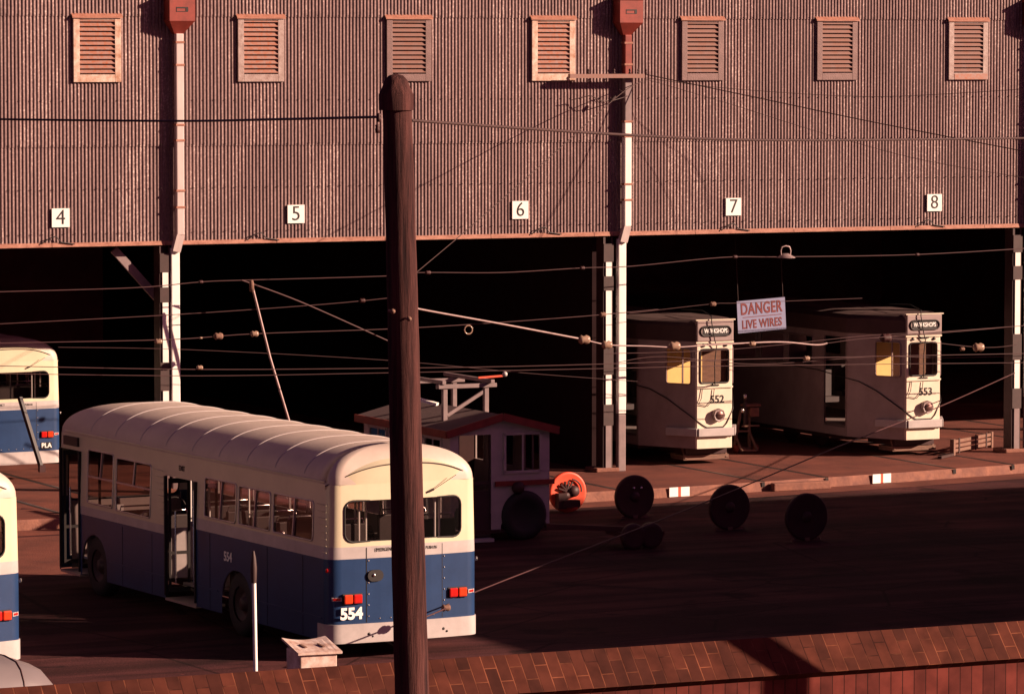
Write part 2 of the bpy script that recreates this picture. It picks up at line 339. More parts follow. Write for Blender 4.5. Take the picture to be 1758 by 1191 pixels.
# lap nails / lap shadow: small purlin washers
nl = MB()
for z in (6.97, 9.55, 5.22, 6.1, 7.85):
    x = 27.0
    while x < 53: nl.box(x-.008, x+.008, Y0-.045, Y0-.010, z-.008, z+.008); x += .0762*3
nl.build('roofing_nails', M['steelb'], shed)['kind'] = 'stuff'
fl = MB(); x = 12.0
while x < 74:
    x1 = min(x+2.4, 74); dz = random.uniform(-.006, .006)
    fl.add([(x, Y0-.030, HB+.05+dz), (x1-.01, Y0-.030, HB+.05+dz), (x1-.01, Y0-.045, HB-.035), (x, Y0-.045, HB-.035), (x, Y0+.10, HB-.045), (x1-.01, Y0+.10, HB-.045)], [(0,1,2,3)[::-1], (3,2,5,4)[::-1]])
    x = x1
fl.build('flashing', M['rust'], shed)
b = MB(); b.box(12, 74, Y0+.03, Y0+.2, HB-.02, HB+.3); b.build('lintel_beam', M['steelb'], shed)
b = MB(); b.box(11.8, 12, Y0, 124, 0, 12); b.box(74, 74.2, Y0, 124, 0, 12); b.box(11.8, 74.2, 124, 124.2, 0, 12)
b.build('inner_wall', M['dark'], shed)
b = MB(); b.poly([(11.5, 12.0), (74.5, 12.0), (43, 16.0)], Y0-.2, 124.4); b.build('roof', M['tramroof'], shed)
b = MB(); b.box(12, 74, Y0+.25, 124, 11.7, 11.85); b.build('ceiling', M['dark'], shed)
# roof trusses and inner posts
b = MB()
for yy in (88, 96, 104, 112):
    b.box(12, 74, yy, yy+.2, 5.3, 5.6)
b.build('truss_chord', M['dark'], shed)
# vents
VX = [(at(u, 82, Y0).x, rusty) for u, rusty in ((165, 1), (446, 1), (700, 0), (948, 1), (1204, 0), (1435, 0), (1660, .5))]
def vent(x, rusty, k):
    wd = .50; z0, z1 = 8.21, 9.50; yf = Y0-.075
    fm = M['ventcream'] if k in (0, 3) else M['ventrust'] if rusty else M['ventm']; smm = M['slatrust'] if rusty >= 1 else M['slat']
    v = MB()
    v.box(-wd, -wd+.13, yf, Y0+.01, z0, z1); v.box(wd-.13, wd, yf, Y0+.01, z0, z1)
    v.box(-wd+.13, wd-.13, yf+.002, Y0+.01, z0, z0+.15); v.box(-wd+.13, wd-.13, yf+.002, Y0+.01, z1-.06, z1)
    o = v.build('vent', fm, shed, bevel=.006, loc=(x, 0, 0))
    s = MB()
    for i in range(12):
        z = z0+.19+i*.0925
        s.add([(-wd+.13, yf+.012, z), (wd-.13, yf+.012, z), (wd-.13, Y0-.005, z+.085), (-wd+.13, Y0-.005, z+.085),
               (-wd+.13, yf+.004, z-.004), (wd-.13, yf+.004, z-.004)], [(0,1,2,3), (4,5,1,0)])
        s.box(-wd+.13, wd-.13, yf+.002, yf+.014, z-.012, z+.008)
    s.build('louvre_slats', smm, o)
    h = MB(); h.add([(-wd-.03, yf-.03, z1+.0), (wd+.03, yf-.03, z1), (wd+.03, Y0-.015, z1+.075), (-wd-.03, Y0-.015, z1+.075), (-wd-.03, yf-.03, z1-.028), (wd+.03, yf-.03, z1-.028)], [(0,1,2,3), (4,5,1,0)])
    h.build('hood', M['rust'], o)
    bk = MB(); bk.add([(-wd+.12, Y0-.004, z0+.1), (wd-.12, Y0-.004, z0+.1), (wd-.12, Y0-.004, z1-.03), (-wd+.12, Y0-.004, z1-.03)], [(0,1,2,3)]); bk.build('backing', M['dark'], o)
    if rusty == .5:
        st = MB(); st.box(-wd+.14, wd-.02, yf-.006, yf-.001, z0+.005, z0+.13); st.build('rusty_sill', M['slatrust'], o)
for k, (x, ru) in enumerate(VX): vent(x, ru, k)
# columns: laced steel posts with batten plates, plus downpipes and rain heads
ZW = [(.05, .98, 'pipeg'), (1.42, 2.05, 'pipew'), (2.62, 3.82, 'pipew'), (4.12, 4.42, 'pipew')]
def column(x):
    o = MB(); o.box(x-.115, x-.066, Y0-.025, Y0+.30, .09, HB-.06); o.box(x+.07, x+.105, Y0-.025, Y0+.30, .09, HB-.06)
    post = o.build('column', M['steelb'], shed)
    q = MB(); q.box(x-.06, x+.06, Y0+.10, Y0+.12, 0, HB-.06); q.build('web', M['steelb'], post)
    for z0, z1, mm in ZW:
        q = MB(); q.box(x-.064, x+.068, Y0-.055, Y0-.03, z0, z1); q.build('painted_panel', M[mm], post)
    for z0, z1 in ((.98, 1.42), (2.05, 2.62), (3.82, 4.12), (4.42, 4.8)):
        q = MB(); q.box(x-.12, x+.11, Y0-.062, Y0-.028, z0, z1); q.build('batten_plate', M['steelb'], post)
        for dz in (z0+.06, z1-.06):
            for dx in (-.12, .12): pass
    q = MB(); q.box(x-.3, x+.25, Y0-.1, Y0+.45, 0.0, .09); q.build('base_plinth', M['kerb'], post, bevel=.02)
for x in (21.2, 31.18, 41.13, 51.25, 61.2): column(x)
def downpipe(x, red):
    hs = MB(); hy0, hy1 = Y0-.36, Y0-.015
    hs.box(x-.27, x+.27, hy0, hy1, 9.42, 9.90); 
    hs.box(x-.30, x+.30, hy0-.03, hy1-.002, 9.90, 9.96)
    a = [(x-.27, hy0, 9.42), (x+.27, hy0, 9.42), (x+.27, hy1, 9.42), (x-.27, hy1, 9.42), (x-.09, Y0-.16, 9.16), (x+.09, Y0-.16, 9.16), (x+.09, Y0-.02, 9.16), (x-.09, Y0-.02, 9.16)]
    hs.add(a, [(4,5,1,0), (5,6,2,1), (6,7,3,2), (7,4,0,3), (4,7,6,5)])
    h = hs.build('rain_head', M['red'], shed)
    sl = MB()
    for z0_, z1_ in ((9.67, 9.695), (9.60, 9.612)): sl.box(x-.13, x+.12, hy0-.006, hy0-.002, z0_, z1_)
    sl.box(x+.07, x+.125, hy0-.006, hy0-.002, 9.612, 9.67); sl.box(x-.13, x-.12, hy0-.006, hy0-.002, 9.612, 9.67); sl.build('overflow_slot', M['black'], h)
    py = Y0-.15; r_ = .082
    segs = [(9.17, 8.30, 'red'), (8.30, 7.34, 'pipeg'), (7.34, 5.16, 'pipew')] if red else [(9.17, 5.16, 'pipep')]
    top = None
    for z1, z0, mm in segs:
        m_ = MB(); m_.box(x-r_, x+r_, py-.07, py+.07, z0, z1); o = m_.build('downpipe', M[mm], shed, bevel=.02); top = top or o
    m_ = MB(); m_.bar((x, py, 5.17), (x-.07, py+.05, 4.84), r_*2, .14, (0,1,0)); m_.build('offset_bend', M['pipep'], top)
    m_ = MB(); m_.box(x-.07-.092, x-.07+.092, Y0-.10, Y0+.04, 1.22, 4.90); m_.build('downpipe', M['pipew'], shed, bevel=.02)
    m_ = MB(); m_.box(x-.07-.090, x-.07+.090, Y0-.098, Y0+.038, .0, 1.21); m_.build('downpipe', M['pipeg'], shed, bevel=.02)
    for z in (9.0, 8.55, 7.36, 7.05, 6.05, 5.72):
        cl = MB(); cl.box(x-r_-.012, x+r_+.012, py-.082, py+.08, z-.02, z+.02); cl.build('pipe_collar', M['rust'], top)
for x, red in ((21.5, 0), (31.45, 0), (41.50, 1), (51.62, 0)): downpipe(x, red)
b = MB(); b.box(41.02, 41.22, Y0+.5, 110, 0, 5.2)  # added screen, hides the tram side where the bay falls dark
b.build('added_dark_screen', M['darkb'], shed)
# knee brace in bay 4
b = MB(); pa, pb = at(195, 428, Y0+.35), at(272, 514, Y0+.35); b.bar(pa, pb, .16, .08, (0,1,0)); b.box(pb.x-.08, pb.x+.03, Y0+.27, Y0+.33, pb.z-.16, pb.z+.10)
b.build('knee_brace', M['pipeg'], shed)
# small cable bits along the flashing
b = MB()
for u in (90, 445, 1262, 1600, 935):
    p0 = at(u-22, 0, Y0-.08); x = p0.x
    b.tube([(x, Y0-.06, 5.03), (x+.15, Y0-.08, 5.14), (x+.3, Y0-.08, 5.18), (x+.42, Y0-.06, 5.06), (x+.7, Y0-.06, 5.02)], .012, 5)
b.build('loose_cable', M['black'], shed)

# number signs over the bays
for n_, u, v, lab in ((4,104,374,'white square sign with black number 4 over the leftmost bay'), (5,508,367.5,'white square sign with black number 5 on the corrugated wall'),
                 (6,893,360.5,'white square sign with black number 6 on the corrugated wall'), (7,1259,355,'white square sign with black number 7 on the corrugated wall'),
                 (8,1604,348,'white square sign with black number 8 on the corrugated wall')):
    p = at(u, v, Y0-.03); e_ = empty('number_sign', (p.x, Y0-.03, p.z), label=lab, cat='number sign', group='bay number signs')
    b = MB(); b.box(-.185, .185, -.014, .014, -.185, .185); b.build('board', M['white'], e_)
    text(str(n_), .42, M['black'], 'numeral', e_, (0, -.019, 0), bold=-.003)

# cross arm fixed to the red downpipe
pa, pb = at(977, 131, Y0-.32), at(1105, 132, Y0-.32)
arm = empty('cross_arm', (pa.x, Y0, pa.z), label='rusty steel cross arm with wire insulators beside the red downpipe', cat='bracket')
b = MB(); b.bar((0, -.32, 0), (pb.x-pa.x, -.32, 0), .10, .085); b.build('beam', M['slat'], arm)
b = MB(); b.box(1.38, 1.46, -.27, -.03, -.05, .03); b.build('mount', M['steelb'], arm)
for dx in (.45, 1.05, 1.42, 1.62, 1.8):
    b = MB(); b.lathe([(.001,.0),(.022,.0),(.028,.03),(.014,.05),(.026,.07),(.02,.10),(.001,.11)], (dx, -.32, .042), 'z', 10); b.build('insulator', M['iron'], arm)
b = MB(); b.tube([(1.15, -.36, -.28), (1.40, -.26, -.42), (1.0, -.3, -.52), (.75, -.34, -.52), (.5, -.3, -.40), (.1, -.2, -.5)], .010, 5); b.tube([(.98, -.36, -.50), (1.06, -.36, -.42)], .035, 8); b.build('slack_lead', M['steelb'], arm)

# ------------------------------------------------------------------ wires
def wire(label, pts, r, m='wire', Y=79.2, ins=(), group='overhead wires', Ys=None, name='overhead_wire'):
    P = [at(u, v, (Ys[i] if Ys else Y)) for i, (u, v) in enumerate(pts)]
    # smooth through the points
    Q = []
    for i in range(len(P)-1):
        p0 = P[max(i-1,0)]; p1 = P[i]; p2 = P[i+1]; p3 = P[min(i+2, len(P)-1)]
        for k in range(6):
            t = k/6; Q.append(.5*((2*p1)+(p2-p0)*t+(2*p0-5*p1+4*p2-p3)*t*t+(3*p1-p0-3*p2+p3)*t**3))
    Q.append(P[-1]); o0 = P[0].copy()
    e_ = MB(); e_.tube([q-o0 for q in Q], r*.78, 6); o = e_.build(name, M[m]); o.location = o0
    tag(o, label, 'wire', group)
    for u, v, rad, mm in ins:
        yy = Y if not Ys else None
        if yy is None:
            best = min(range(len(Q)), key=lambda i: 0)
            # find the point on the wire under that sight line
            d = (at(u, v, 80)-CAM).normalized(); best = min(Q, key=lambda q: ((q-CAM)-d*(q-CAM).dot(d)).length); c_ = best-o0
        else: c_ = at(u, v, yy)-o0
        k = MB(); k.lathe([(.001,-rad*1.3),(rad*.6,-rad*1.2),(rad,-rad*.7),(rad*.7,-.1*rad),(rad,.5*rad),(rad*.7,1.1*rad),(.001,1.3*rad)], (c_.x, c_.y, c_.z), 'x', 12)
        k.build('insulator', M[mm], o)
    return o
wire('long sagging red wire just under the bay header, nearest the lamp', [(-60,504),(0,501),(230,494),(345,484),(420,481),(660,474),(722,468),(860,468),(1000,460),(1085,457),(1240,442),(1345,441),(1575,437),(1800,424)], .013,
     ins=[(345,484,.035,'wire'),(735,468,.045,'wire'),(1000,460,.04,'wire'),(1262,441,.04,'wire'),(1575,437,.035,'wire')])
wire('faint second wire down, crossing bays 4 and 5 left of the pole', [(-60,560),(0,556),(300,540),(560,522),(700,508)], .011, Y=79.6, ins=[(622,516,.05,'iron')])
wire('third wire down with several knob insulators left of the tall pole', [(-60,592),(0,589),(285,583),(435,573),(660,565),(805,557),(960,546),(1035,540),(1130,531)], .012,
     ins=[(272,586,.06,'porc'),(375,577,.075,'timber'),(437,573,.065,'porc'),(345,580,.025,'porc'),(1035,540,.055,'timber')], Y=79.0)
wire('thin wire crossing behind the lower part of bay 4 and 5 openings', [(-60,627),(0,628),(340,634),(660,632),(870,629),(1060,624),(1300,616),(1800,606)], .011, Y=78.8, ins=[(343,631,.05,'porc'),(1292,590,.055,'porc'),(1385,615,.055,'porc')])
wire('lowest thin wire over the bus roof', [(-60,640),(0,641),(340,645),(660,640),(1060,632),(1258,628),(1800,622)], .010, Y=78.5)
wire('faint thin wire drooping from bay 5 towards the tall pole', [(100,596),(320,600),(660,618),(900,640),(1100,655)], .007, Y=79.0)
wire('short red stay wire sloping down to the tall pole from the bay 5 header wire', [(415,481),(520,520),(690,596)], .022, Y=79.2, name='stay_wire')
wire('thin wire from the bay 6 column rising past both tram roofs', [(1040,607),(1250,600),(1500,575),(1620,571),(1800,555)], .009, Y=79.4)
wire('thin wire sweeping across the windows of both trams', [(1060,622),(1140,612),(1300,625),(1500,612),(1620,614),(1800,610)], .009, Y=78.9)
wire('thick pale span rod sloping from the tall pole to the bay 6 column', [(690,522),(722,531),(860,556),(1003,583)], .030, 'wirel', Y=78.9, ins=[(1003,583,.10,'porc')], name='span_rod')
wire('pale span rod running on past the column towards tram 552', [(1003,583),(1045,592),(1110,594),(1160,596),(1215,592)], .020, 'wirel', Y=78.9, ins=[(1042,592,.09,'porc'),(1158,594,.10,'porc')], name='span_rod')
wire('pale span rod between the two trams', [(1215,592),(1258,590),(1340,587),(1400,592),(1420,589)], .026, 'wirel', Y=78.9, name='span_rod')
wire('thin wire with a large round insulator right of tram 553', [(1420,589),(1520,580),(1680,596),(1745,592)], .009, Y=79.3, ins=[(1680,596,.10,'porc'),(1652,599,.045,'timber'),(1521,580,.10,'iron')])
wire('thin wire over tram 552 roof', [(1080,538),(1220,522),(1270,520),(1480,512)], .008, Y=79.6, ins=[(1224,522,.055,'timber')])
wire('thin red wire high right of tram 553 going to the last column', [(1500,580),(1613,570),(1800,556)], .011, Y=79.0)
wire('dark thick cable strung left from the top of the tall pole', [(-80,203),(0,205),(300,208),(480,205),(650,201)], .0155, 'steelb', Ys=[42,40,37,33,30.2], name='thick_cable', group='cables on the tall pole')
wire('dark thick cable strung right from the top of the tall pole', [(706,207),(1080,232),(1350,241),(1800,237)], .017, 'steelb', Ys=[30.2,33,36,40], name='thick_cable', group='cables on the tall pole')
wire('dark wire falling right from the cross arm across vent and wall', [(1108,128),(1300,168),(1500,210),(1800,268)], .014, 'steelb', Ys=[79.78,78,76,73])
wire('faint thin wire sagging right from the cross arm', [(1108,134),(1250,152),(1480,166),(1650,160),(1800,150)], .008, 'steelb', Ys=[79.78,79,78,77,76])
wire('faint lower thin wire falling right from the cross arm', [(1108,136),(1240,175),(1450,240),(1600,278),(1800,312)], .007, 'steelb', Ys=[79.78,79,78,77,76])
wire('diagonal wire from the cross arm down left across number 6 bay wall', [(1102,140),(1060,166),(935,278),(800,396),(700,480)], .011, 'steelb', Ys=[79.78,79,77,75,73])
wire('long red stay wire rising right over the dark yard to tram 553', [(700,1070),(760,1046),(820,1014),(1190,870),(1450,762),(1610,699),(1742,640)], .015, 'wire', Ys=[56.5,57,59,66,71.5,76,80], ins=[(768,1044,.055,'timber')], name='stay_wire')
# little loop hanger on third wire
p = at(804, 566, 79.0); o = MB(); o.tube([(.09*math.cos(a*math.pi/5), 0, .09*math.sin(a*math.pi/5)) for a in range(10)], .016, 6, closed=True); h = o.build('wire_hanger', M['porc']); h.location = p
tag(h, 'small porcelain ring hanging on a wire right of the tall pole', 'hanger')
# trolley rope / rod
pa, pb = at(432, 487, 79.0), at(500, 735, 79.0)
o = MB(); o.tube([(0,0,0), ((pb-pa)*.5)+Vector((-.03,0,-.03)), pb-pa], .026, 7); o = o.build('trolley_pole', M['wirel']); o.location = pa
tag(o, 'pale trolley pole standing at a slant behind the white bus roof', 'trolley pole')
k = MB(); k.lathe([(.001,-.12),(.045,-.1),(.05,.05),(.03,.12),(.001,.13)], (0,0,-.05), 'z', 10); k.build('trolley_head', M['timber'], o)
# pendant lamp
p = at(1349, 440, 79.15)
lamp = empty('pendant_lamp', p, label='small dome shaded lamp with hoop hanging on the wire above the danger sign', cat='lamp')
k = MB(); k.lathe([(.001,.06),(.06,.06),(.11,.03),(.20,-.02),(.205,-.035),(.15,-.03),(.001,-.03)], (0,0,0), 'z', 20); k.build('lamp_shade', M['pipeg'], lamp)
k = MB(); k.tube([(-.11,0,.03),(-.12,0,.12),(-.09,0,.20),(0,0,.22),(.09,0,.20),(.12,0,.12),(.11,0,.03)], .014, 6); k.build('hoop', M['wirel'], lamp)
# danger sign inside bay 7
p = at(1307, 541, 81.9)
ds = empty('danger_sign', p, label='hanging white board reading DANGER LIVE WIRES in red between the trams', cat='sign')
ds.rotation_euler = (0, R(-3.2), 0)
k = MB(); k.box(-.60, .60, -.012, .012, -.35, .35); k.build('board', M['signgrey'], ds)
text('DANGER', .35, M['redtext'], 'lettering', ds, (0, -.016, .155), sx=.70, bold=.008, spacing=1.08); text('LIVE WIRES', .26, M['redtext'], 'lettering', ds, (0, -.016, -.18), sx=.74, bold=.006, spacing=1.05)
k = MB(); k.box(-.47, .50, -.016, -.0125, -.022, -.008); k.build('underline', M['redtext'], ds)
for x in (-.56, .56):
    k = MB(); k.tube([(x,0,.33),(x,0,2.4)], .006, 5); k.build('hanger_wire', M['steelb'], ds)

# ------------------------------------------------------------------ trams
def make_tram(num):
    e_ = empty('tram', (0,0,0))
    # local: front at y=0 looking to -y, tail at +12
    hw, fw, dp, L = 1.13, .415, 1.33, 13.0
    plan = [(-hw, L), (-hw, dp), (-fw-.03, .03), (-fw, 0), (fw, 0), (fw+.03, .03), (hw, dp), (hw, L)]
    def wall(z0, z1, holes, name, m, grow=0, segs=None):
        b = MB()
        for i in (segs or range(len(plan)-1)):
            a, c_ = Vector(plan[i]), Vector(plan[i+1]); d = (c_-a); ln = d.length; d.normalize(); nn = Vector((-d.y, d.x))
            hs = [h for h in holes if h[0] == i]
            S_ = sorted({0, ln} | {h[1] for h in hs} | {h[2] for h in hs}); Z = sorted({z0, z1} | {min(max(h[3], z0), z1) for h in hs} | {min(max(h[4], z0), z1) for h in hs})
            for s0, s1 in zip(S_, S_[1:]):
                for q0, q1 in zip(Z, Z[1:]):
                    if any(h[1] <= (s0+s1)/2 <= h[2] and h[3] <= (q0+q1)/2 <= h[4] for h in hs): continue
                    p0 = a+d*s0; p1 = a+d*s1; b.add([(p0.x, p0.y, q0), (p1.x, p1.y, q0), (p1.x, p1.y, q1), (p0.x, p0.y, q1)], [(0,1,2,3)])
                    t = .04; r0 = p0+nn*t*(-1 if 0 else 1); r1 = p1+nn*t
                    b.add([(r0.x, r0.y, q0), (r1.x, r1.y, q0), (r1.x, r1.y, q1), (r0.x, r0.y, q1)], [(3,2,1,0)])
            for h in hs:     # corner fillets and reveals
                r_ = h[5] if len(h) > 5 else .06
                for sx, sz, cs, cz in ((1,1,h[1],h[3]), (-1,1,h[2],h[3]), (1,-1,h[1],h[4]), (-1,-1,h[2],h[4])):
                    pts = [(cs, cz)]+[(cs+sx*r_*(1-math.sin(t)), cz+sz*r_*(1-math.cos(t))) for t in [k*math.pi/8 for k in range(5)]]
                    if z0 <= cz <= z1: b.add([((a+d*s).x, (a+d*s).y, z) for s, z in pts], [tuple(range(6))])
        return b.build(name, m, e_)
    L45 = math.hypot(hw-fw-.03, dp-.03)
    # side windows: list of (segment, s0, s1, z0, z1)
    holes = [(1, .72, 1.36, 1.74, 2.50), (3, .07, 2*fw-.07, 1.77, 2.49, .09), (5, .06, 1.40, 1.74, 2.50)]
    for seg, flip in ((0, 1), (6, 0)):
        def S2(y0_, y1_): return (L-y1_, L-y0_) if flip else (y0_-dp, y1_-dp)
        s0, s1 = S2(1.42, 2.35); holes.append((seg, s0, s1, .55, 2.55, .03))
        for k in range(7):
            s0, s1 = S2(2.85+k*1.3, 3.95+k*1.3); holes.append((seg, s0, s1, 1.85, 2.5))
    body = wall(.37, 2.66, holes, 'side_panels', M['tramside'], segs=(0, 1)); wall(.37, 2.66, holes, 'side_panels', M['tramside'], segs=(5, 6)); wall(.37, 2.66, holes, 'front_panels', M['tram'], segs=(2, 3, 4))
    # openings' frames and panes
    names = {3: 'front_window', 1: 'cab_window', 5: 'cab_window'}
    for h in holes:
        i = h[0]; a, c_ = Vector(plan[i]), Vector(plan[i+1]); d = (c_-a).normalized(); nn = Vector((d.y, -d.x))*(1)
        if h[3] < 1: 
            continue
        def P(s, z, o=0): q = a+d*s+nn*o; return Vector((q.x, q.y, z))
        r_ = .06; pts = []
        for cs, cz, a0 in ((h[2]-r_, h[4]-r_, 0), (h[1]+r_, h[4]-r_, 90), (h[1]+r_, h[3]+r_, 180), (h[2]-r_, h[3]+r_, 270)):
            for k in range(4): t = R(a0+k*30); pts.append(P(cs+r_*math.cos(t), cz+r_*math.sin(t), .008))
        f_ = MB(); f_.tube(pts, .018, 6, closed=True)
        if i in (1, 5): sm_ = h[1]+(h[2]-h[1])*(.66 if i == 1 else .34); f_.bar(P(sm_, h[3]), P(sm_, h[4]), .03, .03)
        wn = f_.build(names.get(i, 'side_window'), M['black'] if i in (3,) else M['tramgrey'], e_)
        gl = MB(); gl.add([P(h[1]+.01, h[3]+.01, -.012), P(h[2]-.01, h[3]+.01, -.012), P(h[2]-.01, h[4]-.01, -.012), P(h[1]+.01, h[4]-.01, -.012)], [(0,1,2,3)]); gl.build('pane', M['clear'], wn)
    # roof and destination box
    def ring(z, off, y0_=0): return [(x*(1+off/1.13), y+ (0 if y > 5 else -off*0), z) for x, y in plan]
    rf = MB(); n = len(plan)
    for (za, oa), (zb, ob) in (((2.66, .05), (2.98, .05)), ((2.98, .05), (3.06, -.06)), ((3.06, -.06), (3.11, -.35)), ((3.11, -.35), (3.12, -1.1))):
        A = ring(za, oa); B = ring(zb, ob); rf.add(A+B, [(i, i+1, n+i+1, n+i) for i in range(n-1)])
    rf.build('roof', M['tramroof'], e_)
    db = MB(); db.box(-fw-.03, fw+.03, -.05, .3, 2.655, 3.105); d_ = db.build('destination_box', M['tramgrey'], e_, bevel=.025)
    sc = MB(); sc.box(-.31, .31, -.058, -.051, 2.79, 2.97); s2 = sc.build('destination_blind', M['black'], d_, bevel=.003)
    sc = MB(); pts = []
    for cs, a0 in ((.27, -90), (-.27, 90)):
        for k in range(7): t = R(a0+k*30); pts.append((cs+.10*math.cos(t), -.062, 2.88+.10*math.sin(t)))
    sc.tube(pts, .017, 6, closed=True); sc.build('blind_frame', M['black'], d_)
    text('WORKSHOPS', .135, M['white'], 'blind_lettering', d_, (0, -.062, 2.88), sx=.68, bold=.003)
    cap = MB(); cap.box(-fw-.06, fw+.06, -.065, .02, 3.107, 3.13); cap.box(-fw-.04, fw+.04, -.03, .02, 2.62, 2.653); cap.build('rain_strip', M['tram'], d_)
    # ledge, number, headlight, bumper
    b = MB(); b.box(-fw-.02, fw+.02, -.035, -.002, 1.66, 1.70); b.build('sill_ledge', M['tram'], e_)
    for x in (-.27, .27):
        b = MB(); b.lathe([(.001,-.03),(.03,-.03),(.035,0)], (x, -.001, 2.57), 'y', 12); b.build('marker_lamp', M['black'], e_)
    b = MB(); b.box(-.09, .09, -.05, -.003, 1.705, 1.735); b.box(-.13, .13, -.03, -.003, 2.585, 2.61); b.build('wiper_bracket', M['black'], e_)
    text(num, .23, M['black'], 'fleet_number', e_, (.07, -.006, 1.41), bold=.004)
    hl = MB(); hl.lathe([(.001,-.10),(.09,-.11),(.135,-.12),(.15,-.09),(.14,-.01),(.10,.0)], (.07, 0, 1.08), 'y', 8); h_ = hl.build('headlight', M['tramgrey'], e_, smooth=False)
    hl = MB(); hl.lathe([(.001,-.142),(.06,-.14),(.09,-.125)], (.07, 0, 1.08), 'y', 16); hl.build('lens', M['rail'], h_)
    b = MB(); bp = [(-.82, .62), (-.43, -.06), (.43, -.06), (.82, .62)]
    for (xa, ya), (xb, yb) in zip(bp, bp[1:]): b.bar((xa, ya, .72), (xb, yb, .72), .10, .17)
    b.build('bumper', M['pale'], e_, bevel=.01)
    b = MB(); b.tube([(-1.14, 4.5, 1.80), (-1.142, 2.6, 1.76), (-1.142, 1.35, 1.66), (-1.0, 1.05, 1.60), (-.80, .66, 1.42), (-.6, .27, 1.17), (-.44, -.01, .98), (-.26, -.014, .86), (-.18, -.014, .82), (.22, -.014, .82), (.30, -.014, .90), (.455, .0, 1.2), (.8, .66, 1.5), (1.142, 1.35, 1.70), (1.14, 4, 1.78)], .012, 6)
    b.build('swoop_moulding', M['black'], e_)
    b = MB(); b.tube([(-.30, -.02, 1.66), (-.33, -.03, 1.45), (-.40, -.03, 1.32), (-.18, -.03, 1.28), (-.05, -.03, 1.42), (-.02, -.03, 1.64)], .009, 5)
    b.tube([(-.12, -.1, 3.20), (-.13, -.11, 3.08), (-.05, -.1, 2.7), (.02, -.06, 2.55), (-.02, -.05, 2.2), (0, -.03, 1.7)], .012, 5)
    b.tube([(-.12, -.1, 3.20), (-.1, .4, 3.30), (0, 1.5, 3.25)], .012, 5); b.build('trolley_rope', M['rubber'], e_)
    # apron, fender and running gear
    b = MB(); b.box(-1.05, 1.05, 1.5, L-1, .28, .40); b.box(-.5, .5, .35, 1.5, .22, .36); b.build('underframe', M['iron'], e_)
    b = MB(); b.box(-.55, .55, .35, .95, .10, .2); b.bar((-.5, .35, .12), (-.5, .5, .36), .05, .05); b.bar((.5, .35, .12), (.5, .5, .36), .05, .05); b.build('lifeguard', M['timber'], e_)
    for y in (3.1, 4.4, 9.0, 10.3):
        for x in (-.78, .78):
            b = MB(); b.lathe([(.001,-.05),(.33,-.05),(.35,.0),(.33,.05),(.001,.05)], (x, y, .35), 'x', 24); b.build('wheel', M['iron'], e_)
    b = MB(); b.box(-1.08, 1.08, 1.4, L, .55, .60); b.box(-.45, .45, .1, 1.4, .551, .601); b.build('floor', M['busin'], e_)
    b = MB(); b.box(-1.05, .45, 1.38, 1.41, .6, 2.64); b.build('bulkhead', M['yellow'], e_)
    b = MB(); b.box(.45, 1.05, 1.38, 1.41, .6, 2.64); b.build('bulkhead_door', M['timber'], e_)
    b = MB(); b.box(-1.08, 1.08, 7.0, 7.04, .6, 2.64); b.build('saloon_bulkhead', M['busin'], e_)
    b = MB(); b.box(-.25, .25, .5, .8, .6, 1.62); b.build('control_stand', M['iron'], e_)
    for k in range(6):
        for x in (-.72, .72):
            b = MB(); b.box(x-.3, x+.3, 2.9+k*1.3, 3.3+k*1.3, 1.0, 1.12); b.box(x-.3, x+.3, 3.25+k*1.3, 3.35+k*1.3, 1.1, 1.7); b.build('seat', M['seat'], e_)
    return e_
p = at(1226, 768, 80.35); t1 = make_tram('552'); t1.location = (p.x, 80.35, 0); t1.rotation_euler = (0,0,0)
tag(t1, 'cream tram numbered 552 with its nose at the bay 7 doorway', 'tram', 'trams in the shed')
p = at(1584, 755, 80.2); t2 = make_tram('553'); t2.location = (p.x, 80.2, 0)
tag(t2, 'cream tram numbered 553 with open side door, standing under bay 8', 'tram', 'trams in the shed')

# ------------------------------------------------------------------ buses
BL = 10.7
def panel(b, fmap, s0, s1, z0, z1, holes=(), ns=1):
    SS = sorted({s0, s1} | {min(max(v_, s0), s1) for h in holes for v_ in h[:2]} | {s0+(s1-s0)*i/ns for i in range(ns+1)}); Z = sorted({z0, z1} | {min(max(v_, z0), z1) for h in holes for v_ in h[2:4]})
    for a, c_ in zip(SS, SS[1:]):
        if c_-a < 1e-6: continue
        for q, r_ in zip(Z, Z[1:]):
            if any(h[0] <= (a+c_)/2 <= h[1] and h[2] <= (q+r_)/2 <= h[3] for h in holes): continue
            b.add([fmap(a, q), fmap(c_, q), fmap(c_, r_), fmap(a, r_)], [(0,1,2,3)], True)
    for h in holes:
        r_ = h[4] if len(h) > 4 else .06
        for sx, sz, cs, cz in ((1,1,h[0],h[2]), (-1,1,h[1],h[2]), (1,-1,h[0],h[3]), (-1,-1,h[1],h[3])):
            if not (z0-1e-6 <= cz <= z1+1e-6 and s0 <= cs <= s1): continue
            N = 6; pts = [(cs, cz)]+[(cs+sx*r_*(1-math.sin(t)), cz+sz*r_*(1-math.cos(t))) for t in [k*math.pi/2/N for k in range(N+1)]]
            b.add([fmap(s, z) for s, z in pts], [tuple(range(N+2))])
